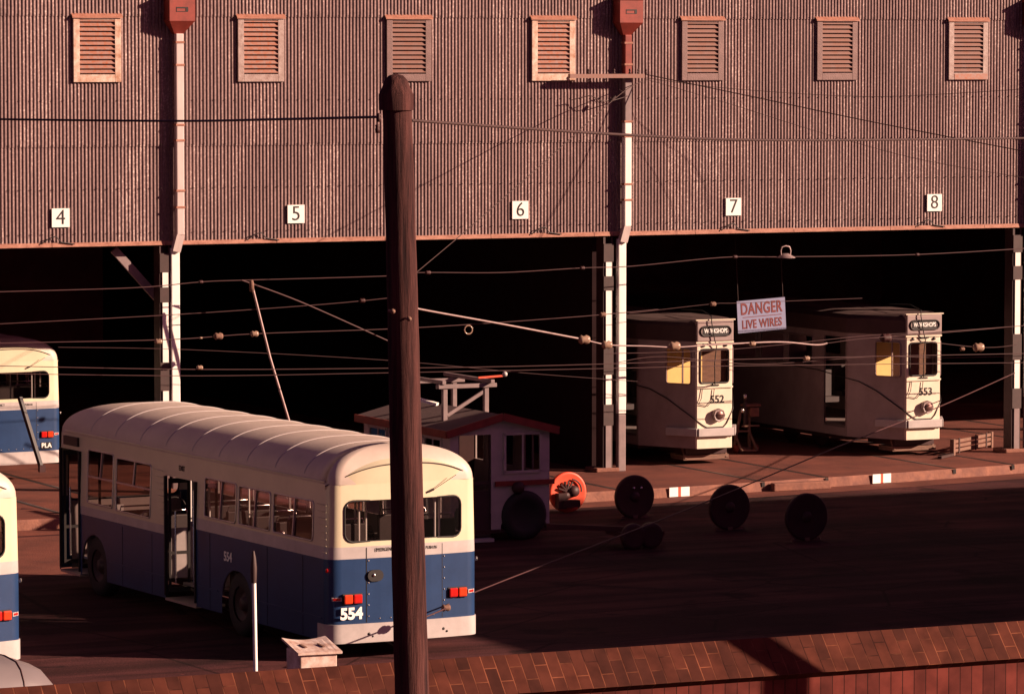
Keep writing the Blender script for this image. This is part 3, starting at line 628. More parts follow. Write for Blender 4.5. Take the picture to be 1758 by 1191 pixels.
def make_bus():
    e_ = empty('bus', (0,0,0)); HW = 1.25; RC = .20
    def lean(z): return .0 if z < 1.5 else -.035*(z-1.5)   # slight tumblehome above the waist
    left = lambda s, z: (-HW-lean(z), s, z); right = lambda s, z: (HW+lean(z), s, z)
    rear = lambda s, z: (s, .05*(s/1.05)**2-.0-.0*z, z); front = lambda s, z: (s, BL-.10*(s/1.05)**2-.0-max(0, z-1.4)*.06, z)
    def corner(b, sx, yb, z0, z1):
        zs = sorted({z0, z1, min(max(1.5, z0), z1)}); N = 6
        for za, zb in zip(zs, zs[1:]):
            vs = []
            for z in (za, zb):
                for k in range(N+1):
                    t = math.pi/2*k/N
                    if yb == 0: y = .05 + RC - RC*math.cos(t) - .0
                    else: y = BL-.10-max(0, z-1.4)*.06 - RC + RC*math.cos(t)
                    x = (HW-RC+RC*math.sin(t))
                    x += lean(z)*(k/N)
                    vs.append((sx*x, y, z))
            b.add(vs, [(k, k+1, N+2+k, N+1+k) for k in range(N)], True)
    y0_, y1_ = .05+RC, BL-.10-RC
    Wl = [(8.15, 9.22, 1.54, 2.42), (6.62, 8.02, 1.52, 2.38), (3.35, 4.52, 1.75, 2.36), (2.12, 3.25, 1.75, 2.34), (.62, 2.0, 1.75, 2.34)]
    Dl = [(9.52, 10.38, 0.0, 2.36, .02), (4.82, 6.02, 0.0, 2.26, .02)]
    Ar = [(8.40, 9.45, 0.0, 1.02, .5), (2.75, 3.85, 0.0, 1.02, .5)]
    Wr = [(.62, 2.0, 1.75, 2.34), (2.12, 3.25, 1.75, 2.34), (3.35, 4.52, 1.75, 2.36), (4.62, 5.9, 1.6, 2.38), (6.0, 7.3, 1.54, 2.4), (7.4, 8.7, 1.54, 2.4), (8.8, 10.1, 1.54, 2.4)]
    RW = [(-1.00, .93, 1.77, 2.38, .13)]; FWn = [(-1.02, 1.02, 1.45, 2.38, .13)]
    Zt = 2.62
    def band(name, m, z0, z1, zf0=None, zf1=None):
        b = MB(); zf0 = z0 if zf0 is None else zf0; zf1 = z1 if zf1 is None else zf1
        panel(b, left, y0_, 6.02, z0, z1, Wl[2:]+[Dl[1]]+[Ar[1]]); panel(b, left, 6.02, y1_, zf0, zf1, Wl[:2]+[Dl[0]]+[Ar[0]])
        panel(b, right, y0_, y1_, z0, z1, Wr+Ar)
        panel(b, rear, -HW+RC, HW-RC, z0, z1, RW, 10); panel(b, front, -HW+RC, HW-RC, z0, z1, FWn, 10)
        for sx in (-1, 1): corner(b, sx, 0, z0, z1); corner(b, sx, BL, z0, z1)
        return b.build(name, m, e_)
    lo = band('lower_panels', M['blue'], .30, 1.52, .30, 1.32); band('waist_band', M['pale'], 1.52, 1.70, 1.32, 1.46); band('upper_panels', M['cream'], 1.70, Zt, 1.46, Zt)
    li = MB(); dl = .03
    panel(li, lambda s, z: (-HW+dl, s, z), y0_, 4.80, .58, 1.74, [Ar[1]]); panel(li, lambda s, z: (-HW+dl, s, z), 6.04, 9.48, .58, 1.50, [Ar[0]])
    panel(li, lambda s, z: (HW-dl, s, z), y0_, 4.6, .58, 1.74, Ar[1:]); panel(li, lambda s, z: (HW-dl, s, z), 4.6, y1_, .58, 1.53, Ar[:1])
    panel(li, lambda s, z: (s, .10, z), -HW+.24, HW-.24, .3, 1.76); panel(li, lambda s, z: (s, BL-.22, z), -HW+.24, HW-.24, .3, 1.44)
    li.build('inner_lining', M['busin'], e_)
    # rear bumper valance, slightly proud of the blue
    b = MB(); prof = []
    for k in range(-6, 7): prof.append((k/6*(HW-RC), .05*(k/6)**2*((HW-RC)/1.05)**2-.018))
    for k in range(1, 7): t = math.pi/2*k/6; prof.append((HW-RC+(RC+.018)*math.sin(t), .05+RC-(RC+.018)*math.cos(t)))
    prof = [(-x, y) for x, y in prof[::-1] if x > HW-RC]+prof
    prof = [(-HW-.018, .42)]+prof+[(HW+.018, .42)]
    n = len(prof); zz = (.27, .555); b.add([(x, y, z) for z in zz for x, y in prof], [(i, i+1, n+i+1, n+i) for i in range(n-1)], True)
    b.add([(x, y, .555) for x, y in prof]+[(x*.96, y+.03, .556) for x, y in prof], [(i, i+1, n+i+1, n+i) for i in range(n-1)])
    bm = b.build('bumper', M['pale'], e_)
    for x in (-.62, .62):
        k = MB(); k.lathe([(.001,-.008),(.02,-.008),(.022,0)], (x, .0, .40), 'y', 8); k.lathe([(.001,-.008),(.015,-.008),(.017,0)], (x+.06, .0, .36), 'y', 8); k.build('bolt_or_glint', M['black'], bm)
    # roof
    b = MB(); N = 14; rings = []; cn = 12
    def plan_ring(c, z):
        fr = BL-.10-max(0, Zt-1.4)*.06; hx = (HW+lean(Zt))*c; ry = .05*0+(HW)*(1-c)*.42; fy = HW*(1-c)*1.25; rr = max(.001, RC*c)
        y0r, y1r = .035+ry, fr+.03-fy; pts = []
        for k in range(41): pts.append((-hx, y0r+rr+(y1r-y0r-2*rr)*k/40, z))
        for k in range(1, 7): t = math.pi/2*k/6; pts.append((-hx+rr-rr*math.cos(t), y1r-rr+rr*math.sin(t), z))
        for k in range(1, 7): t = math.pi/2*k/6; pts.append((hx-rr+rr*math.sin(t), y1r-rr+rr*math.cos(t), z))
        for k in range(1, 41): pts.append((hx, y1r-rr-(y1r-y0r-2*rr)*k/40, z))
        for k in range(1, 7): t = math.pi/2*k/6; pts.append((hx-rr+rr*math.cos(t), y0r+rr-rr*math.sin(t), z))
        for k in range(1, 7): t = math.pi/2*k/6; pts.append((-hx+rr-rr*math.sin(t), y0r+rr-rr*math.cos(t), z))
        return pts
    def cz(t): return max(math.cos(t), 0)**.80, Zt+.54*math.sin(t)**.92 if t > 0 else Zt
    for i in range(N+1): c, z = cz(math.pi/2*i/N); rings.append(plan_ring(max(c, .002), z))
    n = len(rings[0])
    b.add([p for r_ in rings for p in r_], [(i*n+k, i*n+(k+1) % n, (i+1)*n+(k+1) % n, (i+1)*n+k) for i in range(N) for k in range(n)], True)
    rf = b.build('roof', M['roofp'], e_)
    # roof ribs across
    for i in range(9):
        y = 1.0+1.02*i; b = MB(); pts = []
        for k in range(-16, 17):
            t = abs(k)/16; a = math.pi/2*(1-t)*.985+.16*t; c, z = cz(a); pts.append((math.copysign((HW+lean(Zt))*c, k) if k else 0, y, z+.003))
        b.tube(pts, .0075, 5); b.build('roof_rib', M['pale'], rf)
    b = MB(); b.tube([(-.62, .6, 3.105), (-.62, 9.0, 3.105)], .006, 4); b.tube([(.62, .6, 3.105), (.62, 9.0, 3.105)], .006, 4); b.build('roof_seam', M['pale'], rf)
    # rear dome in cream above the back window and the arched gutter lip
    b = MB(); pts = []
    for k in range(-14, 15):
        x = k/14*1.24; z = 2.60+.31*(1-abs(k/14)**2.6); pts.append((x, -.022+.05*(x/1.05)**2+.16*abs(k/14)**7, z))
    b.tube(pts, .009, 6); 
    b.build('rear_rain_lip', M['steelb'], rf)
    b = MB(); dome = []; dn = 29
    for j in range(5):
        for k in range(dn):
            x = (k-14)/14*1.235; zt = 2.60+.31*(1-abs((k-14)/14)**2.6); z = 2.55+(zt-2.55)*j/4; dome.append((x, .012+.05*(x/1.05)**2-.03*(j/4)+.16*abs((k-14)/14)**7, z))
    b.add(dome, [(j*dn+k, j*dn+k+1, (j+1)*dn+k+1, (j+1)*dn+k) for j in range(4) for k in range(dn-1)], True)
    # top of the visor back to the roof
    vs = []
    for k in range(dn):
        x = (k-14)/14*1.24; zt = 2.60+.31*(1-abs((k-14)/14)**2.6); vs.append((x, -.022+.05*(x/1.05)**2+.16*abs((k-14)/14)**7, zt+.004))
    for k in range(dn):
        x = (k-14)/14*1.12; vs.append((x, .55, Zt+.54*(1-abs(x/1.25)**2.3)**.55-.006))
    b.add(vs, [(k, k+1, dn+k+1, dn+k) for k in range(dn-1)], True)
    b.build('rear_dome', M['cream'], e_)
    for y in (.95, 2.2, 4.3, 6.55, 7.75):
        b = MB(); b.box(-HW-.004, -HW+.004, y-.005, y+.005, .32, 1.28 if y > 6 else 1.5); b.build('panel_joint', M['rubber'], lo)
    b = MB(); b.box(-HW-.010, -HW+.004, 4.0, 4.78, .62, .65); b.box(-HW-.010, -HW+.004, 6.06, 8.3, .62, .65); b.box(-HW-.010, -HW+.004, .3, 2.7, .62, .65); b.build('rub_rail', M['blue'], lo)
    # side gutters
    for sx in (-1, 1):
        b = MB(); b.tube([(sx*(HW+lean(Zt)+.01), .25, 2.66), (sx*(HW+lean(Zt)+.01), BL-.5, 2.66)], .016, 5); b.build('gutter', M['cream'], e_)
    # ribbed pillars panels between windows
    b = MB()
    for ya, yb in ((.14, .52), (6.10, 6.52)):
        for k in range(8): b.tube([(-HW+.028*(0)-.004, ya, 1.62+k*.10), (-HW-.004+.03, yb, 1.62+k*.10)], .007, 4)
    b.build('pillar_beads', M['cream'], e_)
    # windows
    def window(fmap, h, name, m_out=.006, split=None, bar=None, fr='alum', sgn=1, n_out=(0,0,0)):
        r_ = h[4] if len(h) > 4 else .06; pts = []
        for cs, cz_, a0 in ((h[1]-r_, h[3]-r_, 0), (h[0]+r_, h[3]-r_, 90), (h[0]+r_, h[2]+r_, 180), (h[1]-r_, h[2]+r_, 270)):
            for k in range(5): t = R(a0+k*22.5); pts.append(Vector(fmap(cs+r_*math.cos(t), cz_+r_*math.sin(t)))+Vector(n_out)*.004)
        b = MB(); b.tube(pts, .015, 6, closed=True)
        if split: b.bar(Vector(fmap(h[0], split)), Vector(fmap(h[1], split)), .03, .03)
        if bar: b.bar(Vector(fmap(bar, split or h[2])), Vector(fmap(bar-.06, h[3])), .035, .03)
        wn = b.build(name, M[fr], e_)
        g_ = MB(); ns = 8; ofs = Vector(n_out)*-.012
        for k in range(ns):
            s0, s1 = h[0]+(h[1]-h[0])*k/ns, h[0]+(h[1]-h[0])*(k+1)/ns
            g_.add([Vector(fmap(s0, h[2]))+ofs, Vector(fmap(s1, h[2]))+ofs, Vector(fmap(s1, h[3]))+ofs, Vector(fmap(s0, h[3]))+ofs], [(0,1,2,3)])
        g_.build('pane', M['glass'], wn)
    for h in Wl[:2]: window(left, h, 'side_window', split=1.98, bar=(h[0]+h[1])/2, n_out=(-1,0,0))
    for h in Wl[2:]: window(left, h, 'side_window', bar=(h[0]+h[1])/2, n_out=(-1,0,0))
    for h in Wr: window(right, h, 'side_window', bar=(h[0]+h[1])/2, n_out=(1,0,0))
    window(rear, RW[0], 'rear_window', fr='rubber', n_out=(0,-1,0)); window(front, FWn[0], 'windscreen', fr='rubber', n_out=(0,1,0))
    # doors folded open
    for (d0, d1, _, dz, _) in Dl:
        b = MB(); b.bar((-HW+.0, d0+.02, .35), (-HW+.0, d0+.02, dz), .05, .04, (0,1,0)); b.bar((-HW, d1-.02, .35), (-HW, d1-.02, dz), .05, .04, (0,1,0))
        dr = b.build('door', M['rubber'], e_)
        for q, s_ in ((d0+.07, 1), (d1-.07, -1)):
            k = MB(); k.box(-HW+.03, -HW+.40, q-.015, q+.015, .40, .47); k.box(-HW+.03, -HW+.40, q-.015, q+.015, dz-.12, dz-.04)
            k.box(-HW+.03, -HW+.07, q-.013, q+.013, .47, dz-.12); k.box(-HW+.36, -HW+.40, q-.013, q+.013, .47, dz-.12); k.box(-HW+.07, -HW+.36, q-.012, q+.012, 1.0, 1.05); lf = k.build('door_leaf', M['rubber'], dr)
        k = MB(); k.box(-HW-.01, -.75, d0+.01, d1-.01, .27, .31); k.box(-.95, -.55, d0+.01, d1-.01, .50, .54); k.build('step', M['alum'], dr)
        k = MB(); k.tube([(-HW+.12, d0+.3*(d1-d0), .6), (-HW+.12, d0+.3*(d1-d0), 2.1)], .016, 8); k.tube([(-HW+.1, d1-.18, .55), (-HW+.1, d1-.18, 1.7)], .016, 8); k.build('handrail', M['chrome'], dr)
    for x0, x1, y, zt in ((-HW+.45, -.5, 4.70, 1.45), (-HW+.12, -.45, 6.1, 1.4), (-HW+.1, -.5, 9.44, 1.45)):
        b = MB(); b.box(x0, x1, y, y+.04, .6, zt); b.build('modesty_panel', M['pale'], e_)
    b = MB(); b.box(-.55, .82, .15, BL-.35, .50, .56); b.box(-.82, -.551, .15, 4.72, .56, .60); b.box(-.82, -.551, 6.06, 9.45, .56, .60); b.build('floor', M['busin'], e_)
    b = MB(); b.box(-1.15, 1.15, .20, 2.3, .60, 1.05); b.build('engine_cover', M['busin'], e_, bevel=.03)
    # seats and grab poles
    st0 = None
    for k in range(9):
        y = .75+k*.92; zf = 1.05 if y < 2.2 else .58
        for sx in (-1, 1):
            if sx < 0 and (4.4 < y < 6.4 or y > 9.0): continue
            if st0 is None:
                q = MB(); q.box(-.42, .42, 0, .42, .34, .44); q.box(-.42, .42, -.08, .0, .40, .92); q.box(-.36, -.32, .1, .35, 0, .34); q.box(.32, .36, .1, .35, 0, .34)
                st0 = q.build('seat', M['seat'], e_, bevel=.03)
                q = MB(); q.tube([(-.40, -.05, .9), (-.38, -.05, .99), (.38, -.05, .99), (.40, -.05, .9)], .014, 6); q.build('grab_rail', M['chrome'], st0); s_ = st0
            else: s_ = copy_tree(st0, e_)
            s_.location = (sx*.76, y, zf)
    for x, y in ((-.35, 1.0), (.38, 1.0), (-.62, .34), (-.40, .55), (.56, .17), (.68, .26), (.35, 3.4), (-.35, 4.55), (-.35, 6.3), (.35, 6.3), (.35, 8.6), (-.3, 2.6)):
        q = MB(); q.tube([(x, y, .58), (x, y, 2.9)], .019, 8); q.build('grab_pole', M['white'], e_)
    q = MB(); q.lathe([(.001,0),(.001,.0)], (0,0,0)); 
    q = MB(); q.tube([(-.5+.23*math.cos(R(20*k)), 9.85+.12*math.sin(R(20*k))*0+.0, 1.25+.23*math.sin(R(20*k))) for k in range(18)], .015, 6, closed=True); q.v = [(x+1.1, y, z) for x, y, z in q.v]; q.build('steering_wheel', M['rubber'], e_)
    # wheels
    w0 = None
    for y in (8.93, 3.3):
        for sx in (-1, 1):
            if w0 is None:
                q = MB(); q.lathe([(.27,-.13),(.40,-.14),(.49,-.11),(.505,-.05),(.505,.05),(.49,.11),(.40,.14),(.27,.13)], (0,0,0), 'x', 36); w0 = q.build('wheel', M['rubber'], e_)
                q = MB(); q.lathe([(.275,-.10),(.25,-.11),(.20,-.04),(.11,-.05),(.10,-.11),(.001,-.115)], (0,0,0), 'x', 28); q.build('rim', M['steelb'], w0); w_ = w0
            else: w_ = copy_tree(w0, e_)
            w_.location = (sx*1.06, y, .505); w_.rotation_euler = (0,0,0 if sx < 0 else math.pi)
    for y in (8.93, 3.3):
        for sx in (-1, 1):
            q = MB(); q.box(min(sx*.82, sx*1.2), max(sx*.82, sx*1.2), y-.56, y+.56, 1.04, 1.06); q.box(min(sx*.80, sx*.83), max(sx*.80, sx*.83), y-.56, y+.56, .3, 1.04); q.build('wheel_housing', M['rubber'], e_)
    b = MB(); b.box(-1.1, 1.1, .12, 2.6, .32, .49); b.box(-.45, .45, 2.6, BL-.4, .34, .49); b.build('chassis', M['iron'], e_)
    # lamps and furniture on the tail
    for x0, sx in ((-.885, -1), (.865, 1)):
        q = MB(); q.box(x0-.165, x0+.165, .010, .04, .85, 1.01); h_ = q.build('tail_lamp', M['rubber'], e_, bevel=.01)
        for dx, mm in ((-.078, 'lenso' if sx < 0 else 'lensr'), (.078, 'lensr' if sx < 0 else 'lenso')):
            q = MB(); q.box(x0+dx-.070, x0+dx+.070, -.025, .012, .862, .998); q.build('lens', M[mm], h_, bevel=.022)
        q = MB(); q.box(-.075, .075, -.014, .0, -.028, .028); r_ = q.build('reflector', M['pale'], e_, loc=(sx*1.115, .075, .93)); r_.rotation_euler = (0, 0, R(28*sx))
        q = MB(); q.box(-.055, .055, -.020, -.0145, -.016, .016); q.build('reflector_lens', M['lensr'], r_)
    q = MB(); pts = []
    for cs, a0 in ((.045, -90), (-.045, 90)):
        for k in range(9): t = R(a0+k*22.5); pts.append((-.515+cs+.085*math.cos(t), 1.26+.085*math.sin(t)))
    q.poly(pts, -.012, .02); h_ = q.build('filler_recess', M['black'], e_)
    q = MB(); q.ball((-.545, -.01, 1.27), .028); q.build('filler_cap', M['chrome'], h_)
    # access panel seams with rivets
    q = MB()
    for x in (-.62, .64):
        y = .05*(x/1.05)**2-.002; q.box(x-.006-.03, x+.002-.03, y-.002, y+.004, .57, 1.68)
    q.build('panel_seam', M['rubber'], e_)
    q = MB()
    for x in (-.62, .64):
        for k in range(6): q.ball((x, .05*(x/1.05)**2-.002, .66+k*.165), .011, 8)
    for k in range(1, 7): x = -.62+k*.18; q.ball((x, .05*(x/1.05)**2-.002, .62), .010, 8)
    q.build('rivets', M['alum'], e_)
    text('EMERGENCY', .075, M['black'], 'door_lettering', e_, (-.34, .0, 1.64), sx=.8); text('PUSH IN', .065, M['black'], 'door_lettering', e_, (.42, .003, 1.63), sx=.8)
    q = MB(); q.bar((.36, .0, 2.46), (.45, -.02, 2.50), .04, .03); q.bar((.44, -.02, 2.49), (.80, -.06, 2.70), .008, .008); q.build('wiper_arm', M['steelb'], e_)
    q = MB(); q.lathe([(.001,-.03),(.03,-.02),(.035,0)], (-HW, .12, 1.36), 'x', 10); q.build('side_lamp', M['lensr'], e_)
    q = MB(); q.lathe([(.001,.03),(.03,.02),(.035,0)], (HW, .16, 1.40), 'x', 10); q.build('side_lamp', M['chrome'], e_)
    q = MB(); q.box(-HW-.008, -HW+.03, 9.62, 10.22, 2.43, 2.58); q.build('side_destination', M['black'], e_)
    text('EXIT', .11, M['black'], 'exit_lettering', e_, (-HW+.025, 5.42, 2.42), rot=(R(90), 0, R(-90)), bold=.003)
    for x in (-.85, .85):
        q = MB(); q.lathe([(.001,.03),(.09,.02),(.10,0)], (x, BL-.05, .85), 'y', 14); q.build('headlight', M['chrome'], e_)
    return e_
busA = make_bus()
busL = copy_tree(busA); busS = copy_tree(busA)
busA.location = (26.30, 57.75, ZY); busA.rotation_euler = (0,0,R(2.5))
tag(busA, 'large white and blue bus numbered 554 parked in the middle of the yard', 'bus', 'white and blue buses')
text('554', .235, M['white'], 'fleet_number', busA, (-.90, .022, .705), bold=.010, sx=1.05)
text('554', .20, M['white'], 'fleet_number', busA, (-1.256, 3.62, 1.20), rot=(R(90),0,R(-90)), bold=.006)
busL.location = (19.33, 58.15, ZY-.02); busL.rotation_euler = (0,0,R(11))
tag(busL, 'white and blue bus cut off by the left edge, only its rear corner showing', 'bus', 'white and blue buses')
p = at(100, 787, 83.4)
busS.scale = (.90, .90, .90); busS.location = (p.x-1.0, 83.4, .12); busS.rotation_euler = (0,0,R(3))
tag(busS, 'white and blue bus standing back in bay 4 behind bus 554', 'bus', 'white and blue buses')
k = MB(); k.box(.72, .98, .012, .03, .60, .75); pl = k.build('number_plate', M['black'], busS)
text('PLA', .15, M['white'], 'plate_lettering', pl, (.85, .008, .675), bold=.004)

# ------------------------------------------------------------------ works wagon beside the wheels
Xw0, Xw1, Yw, Lw = 33.22, 35.25, 71.0, 3.9
wg = empty('works_wagon', (Xw0, Yw, ZY), label='small shaded works wagon like a cabin with red edged gable roof behind bus 554', cat='wagon')
W_ = Xw1-Xw0; zb, ze = .22, 2.05
b = MB()
wh = [(.17, .83, .0, 1.98, .02), (1.10, 1.84, 1.27, 1.98, .03)]
arch = [(1.02, 1.98, -.1, .62, .44)]
panel(b, lambda s, z: (s, 0, z), 0, W_, zb, ze, wh+arch)
sw = [(.35, 1.1, 1.2, 1.9, .02), (1.5, 2.4, 1.2, 1.9, .02), (2.8, 3.6, 1.2, 1.9, .02)]
panel(b, lambda s, z: (0, s, z), 0, Lw, zb, ze, sw); panel(b, lambda s, z: (W_, s, z), 0, Lw, zb, ze, sw); panel(b, lambda s, z: (s, Lw, z), 0, W_, zb, ze)
b.add([(0,0,ze),(W_,0,ze),(W_/2,0,ze+.25)], [(0,1,2)]); b.add([(0,Lw,ze),(W_,Lw,ze),(W_/2,Lw,ze+.25)], [(0,1,2)])
b.build('cabin_wall', M['wagonw'], wg)
b = MB(); ov = .12
for sx in (0, 1):
    xe = -ov if sx == 0 else W_+ov
    b.add([(xe,-ov,ze+.02),(W_/2,-ov,ze+.30),(W_/2,Lw+ov,ze+.30),(xe,Lw+ov,ze+.02),(xe,-ov,ze-.02),(W_/2,-ov,ze+.26),(W_/2,Lw+ov,ze+.26),(xe,Lw+ov,ze-.02)], [(0,1,2,3),(4,7,6,5),(0,3,7,4)])
rf = b.build('roof', M['wagonroof'], wg)
b = MB(); b.bar((-ov-.01, -ov-.015, ze-.03), (W_/2, -ov-.015, ze+.26), .03, .14); b.bar((W_/2, -ov-.015, ze+.26), (W_+ov+.01, -ov-.015, ze-.03), .03, .14)
b.bar((-ov-.015, -ov, ze-.03), (-ov-.015, Lw+ov, ze-.03), .03, .14); b.bar((W_+ov+.015, -ov, ze-.03), (W_+ov+.015, Lw+ov, ze-.03), .03, .14); b.build('fascia', M['red'], rf)
def frame(parent, name, fmap, h, mull, m='wagonw'):
    b = MB(); t = .05
    P = lambda s, z: Vector(fmap(s, z))
    b.bar(P(h[0]-.02, h[2]), P(h[1]+.02, h[2]), t, t); b.bar(P(h[0]-.02, h[3]), P(h[1]+.02, h[3]), t, t); b.bar(P(h[0], h[2]), P(h[0], h[3]), t, t); b.bar(P(h[1], h[2]), P(h[1], h[3]), t, t)
    for s in mull: b.bar(P(s, h[2]), P(s, h[3]), .03, .03)
    o = b.build(name, M[m], parent); g_ = MB(); g_.add([P(h[0], h[2]), P(h[1], h[2]), P(h[1], h[3]), P(h[0], h[3])], [(0,1,2,3)]); g_.build('pane', M['glass'], o); return o
fm = lambda s, z: (s, -.012, z)
frame(wg, 'window', fm, wh[1], [1.47])
for h in sw: frame(wg, 'window', lambda s, z: (-.012, s, z), h, [(h[0]+h[1])/2]); frame(wg, 'window', lambda s, z: (W_+.012, s, z), h, [(h[0]+h[1])/2])
b = MB(); b.box(.17, .20, .03, .06, .1, 1.98); b.box(.80, .83, .03, .06, .1, 1.98); b.box(.20, .80, .03, .06, 1.05, 1.12); b.box(.20, .80, .035, .055, .1, .95); dr = b.build('door', M['steelb'], wg)
b = MB(); b.box(.2, .8, -.2, .0, .02, .08); b.build('step', M['pale'], wg)
b = MB(); b.box(.9, W_+.08, -.06, -.01, 1.02, 1.11); b.build('rubbing_strip', M['red'], wg)
b = MB(); b.lathe([(.001,-.10),(.08,-.10),(.12,-.05),(.12,0)], (1.35, -.05, .98), 'y', 18); b.build('headlight', M['iron'], wg)
b = MB(); b.box(0.02, W_-.02, .02, Lw-.02, .15, .22); b.box(0.02, W_-.02, 3.2, 3.24, .22, ze); b.build('floor', M['iron'], wg)
for x in (.3, .36, .42): 
    b = MB(); b.box(x+.02, x+.05, 2.4, 2.43, .9, 1.98); b.build('interior_batten', M['yellow'], wg)
wA = None
for y, z in ((.06, .46), (Lw-.3, .46)):
    for x in (1.5,):
        b = MB(); b.lathe([(.001,-.10),(.25,-.09),(.27,-.11),(.40,-.13),(.46,-.08),(.46,.08),(.40,.11),(.001,.11)], (x, y, z), 'y', 32); b.build('wheel', M['rubber'], wg)
b = MB()
for x in (.08,):
    for y in (.1, Lw-.5): b.lathe([(.001,-.08),(.25,-.08),(.42,-.09),(.45,-.05),(.45,.08),(.001,.08)], (x+.1, y+.3, .45), 'x', 28)
b.build('wheel', M['rubber'], wg)
# lifting frame on the roof
fr = MB(); zt = ze+.72
for x, y in ((.35, 1.0), (1.2, 1.0), (.35, 2.4), (1.2, 2.4)): fr.box(x-.045, x+.045, y-.045, y+.045, ze+.12, zt)
fr.box(.2, 1.4, .93, 1.07, zt+.002, zt+.08); fr.box(.2, 1.4, 2.33, 2.47, zt+.002, zt+.08)
fr.bar((.40, 1.0, ze+.22), (1.2, 1.0, zt-.05), .05, .07); fr.bar((.3, .9, zt+.12), (.3, 2.9, zt+.12), .08, .07); fr.bar((1.25, .8, zt+.12), (1.25, 2.9, zt+.12), .08, .07)
fr.build('roof_frame', M['pipeg'], wg, bevel=.01)
b = MB(); b.bar((-.15, 1.6, ze+.56), (.30, 1.2, ze+.42), .16, .05); b.bar((-.15, 1.6, ze+.56), (.28, 2.2, ze+.74), .14, .05); b.build('loose_board', M['pipew'], wg)
b = MB(); b.bar((.95, .8, zt+.20), (1.45, .8, zt+.22), .03, .035); b.build('red_lever', M['redglow'], wg)
b = MB(); b.ball((1.5, .8, zt+.25), .05); b.build('lever_knob', M['pale'], wg)
# tow trolley right of the wagon
tb = empty('tow_trolley', (35.55, 69.0, ZY), label='dark red low tow trolley lying in shade right of the works wagon', cat='trolley')
b = MB(); b.bar((-1.1, .5, .42), (.9, -.1, .30), .09, .09); b.bar((-.9, .9, .34), (1.0, .3, .28), .07, .07); b.box(.1, .95, -.2, .5, .22, .30); b.build('drawbar', M['darkred'], tb)
for x in (.25, .62):
    b = MB(); b.lathe([(.001,-.06),(.16,-.06),(.22,-.07),(.24,-.03),(.24,.05),(.001,.06)], (x, -.28 if x > .5 else -.3, .24), 'y', 24); b.build('wheel', M['iron'], tb)

# ------------------------------------------------------------------ standing wheels in a row
def iron_wheel(u, v, Y, r_, label, mm, hub):
    p = at(u, v, Y); z = ZY+r_
    e_ = empty('wheelset', (p.x, Y, ZY), label=label, cat='wheel', group='loose iron wheels in a row')
    b = MB(); b.lathe([(.10,-.01),(r_*.80,-.012),(r_*.90,-.02),(r_*.97,-.018),(r_,-.005),(r_,.06),(r_*.92,.075),(.10,.07)], (0,0,r_), 'y', 40); b.build('disc', M[mm], e_)
    b = MB(); b.lathe([(.001,-.05),(.07,-.05),(.10,-.02),(.12,.02),(.12,.09),(.001,.1)], (0,0,r_), 'y', 20); b.build('hub', M['iron'], e_)
    if hub:
        b = MB(); b.box(-.20, .16, -.22, -.02, .12, .26); b.box(-.30, -.12, -.20, -.04, .10, .40); b.lathe([(.001,-.12),(.10,-.12),(.12,-.02)], (.10,0,.42), 'y', 14); b.lathe([(.001,-.12),(.07,-.12),(.08,-.02)], (-.08,0,.34), 'y', 12)
        for k in range(5): a = R(60+k*25); b.bar((-.03,-.06,.42), (-.03+.21*math.cos(a),-.05,.42+.21*math.sin(a)), .03, .03)
        b.build('gear_case', M['iron'], e_)
        b = MB(); b.tube([(.03+.24*math.cos(R(a)), -.05, .44+.22*math.sin(R(a))) for a in range(-10, 90, 10)], .016, 6); b.build('brake_strap', M['iron'], e_)
    else:
        b = MB(); b.box(-.05, .05, -.03, .3, 0, .06); b.box(-.3, .3, .02, .05, 0, .05); b.build('chock', M['timber'], e_)
        for x in ((-.04, .12) if u < 1100 else ()):
            b = MB(); b.ball((x, -.03, r_+.17), .028); b.build('bolt_or_glint', M['chrome'], e_)  # bright beads standing in for two highlights on the disc
iron_wheel(975, 832, 74.9, .40, 'orange red wheel disc with black gear, standing lit beside the works wagon', 'redglow', True)
iron_wheel(1090, 852, 73.4, .42, 'black iron wheel with two bright glint beads, nearest the kerb marker', 'iron', False)
iron_wheel(1253, 880, 70.8, .43, 'black iron wheel in shade, third in the row', 'iron', False)
iron_wheel(1385, 905, 68.6, .44, 'black iron wheel deepest in the dark yard, last of the row', 'iron', False)
# kerb markers
for u, v, lab in ((1168, 845, 'white marker with red stripe on the kerb below tram 552'), (1533, 825, 'white marker with red stripe on the kerb below tram 553')):
    p = atz(u, v, -.1); yy = kerb_y(p.x)-.07; yaw = math.atan2(kerb_y(p.x+.5)-kerb_y(p.x-.5), 1)
    e_ = empty('kerb_marker', (p.x, yy, -.09), rz=yaw, label=lab, cat='kerb marker', group='markers on the kerb')
    b = MB(); b.box(-.24, -.035, -.006, .02, -.095, .095); b.box(.035, .24, -.006, .02, -.095, .095); b.build('white_block', M['white'], e_)
    b = MB(); b.box(-.034, .034, -.004, .02, -.094, .094); b.build('red_stripe', M['redglow'], e_)
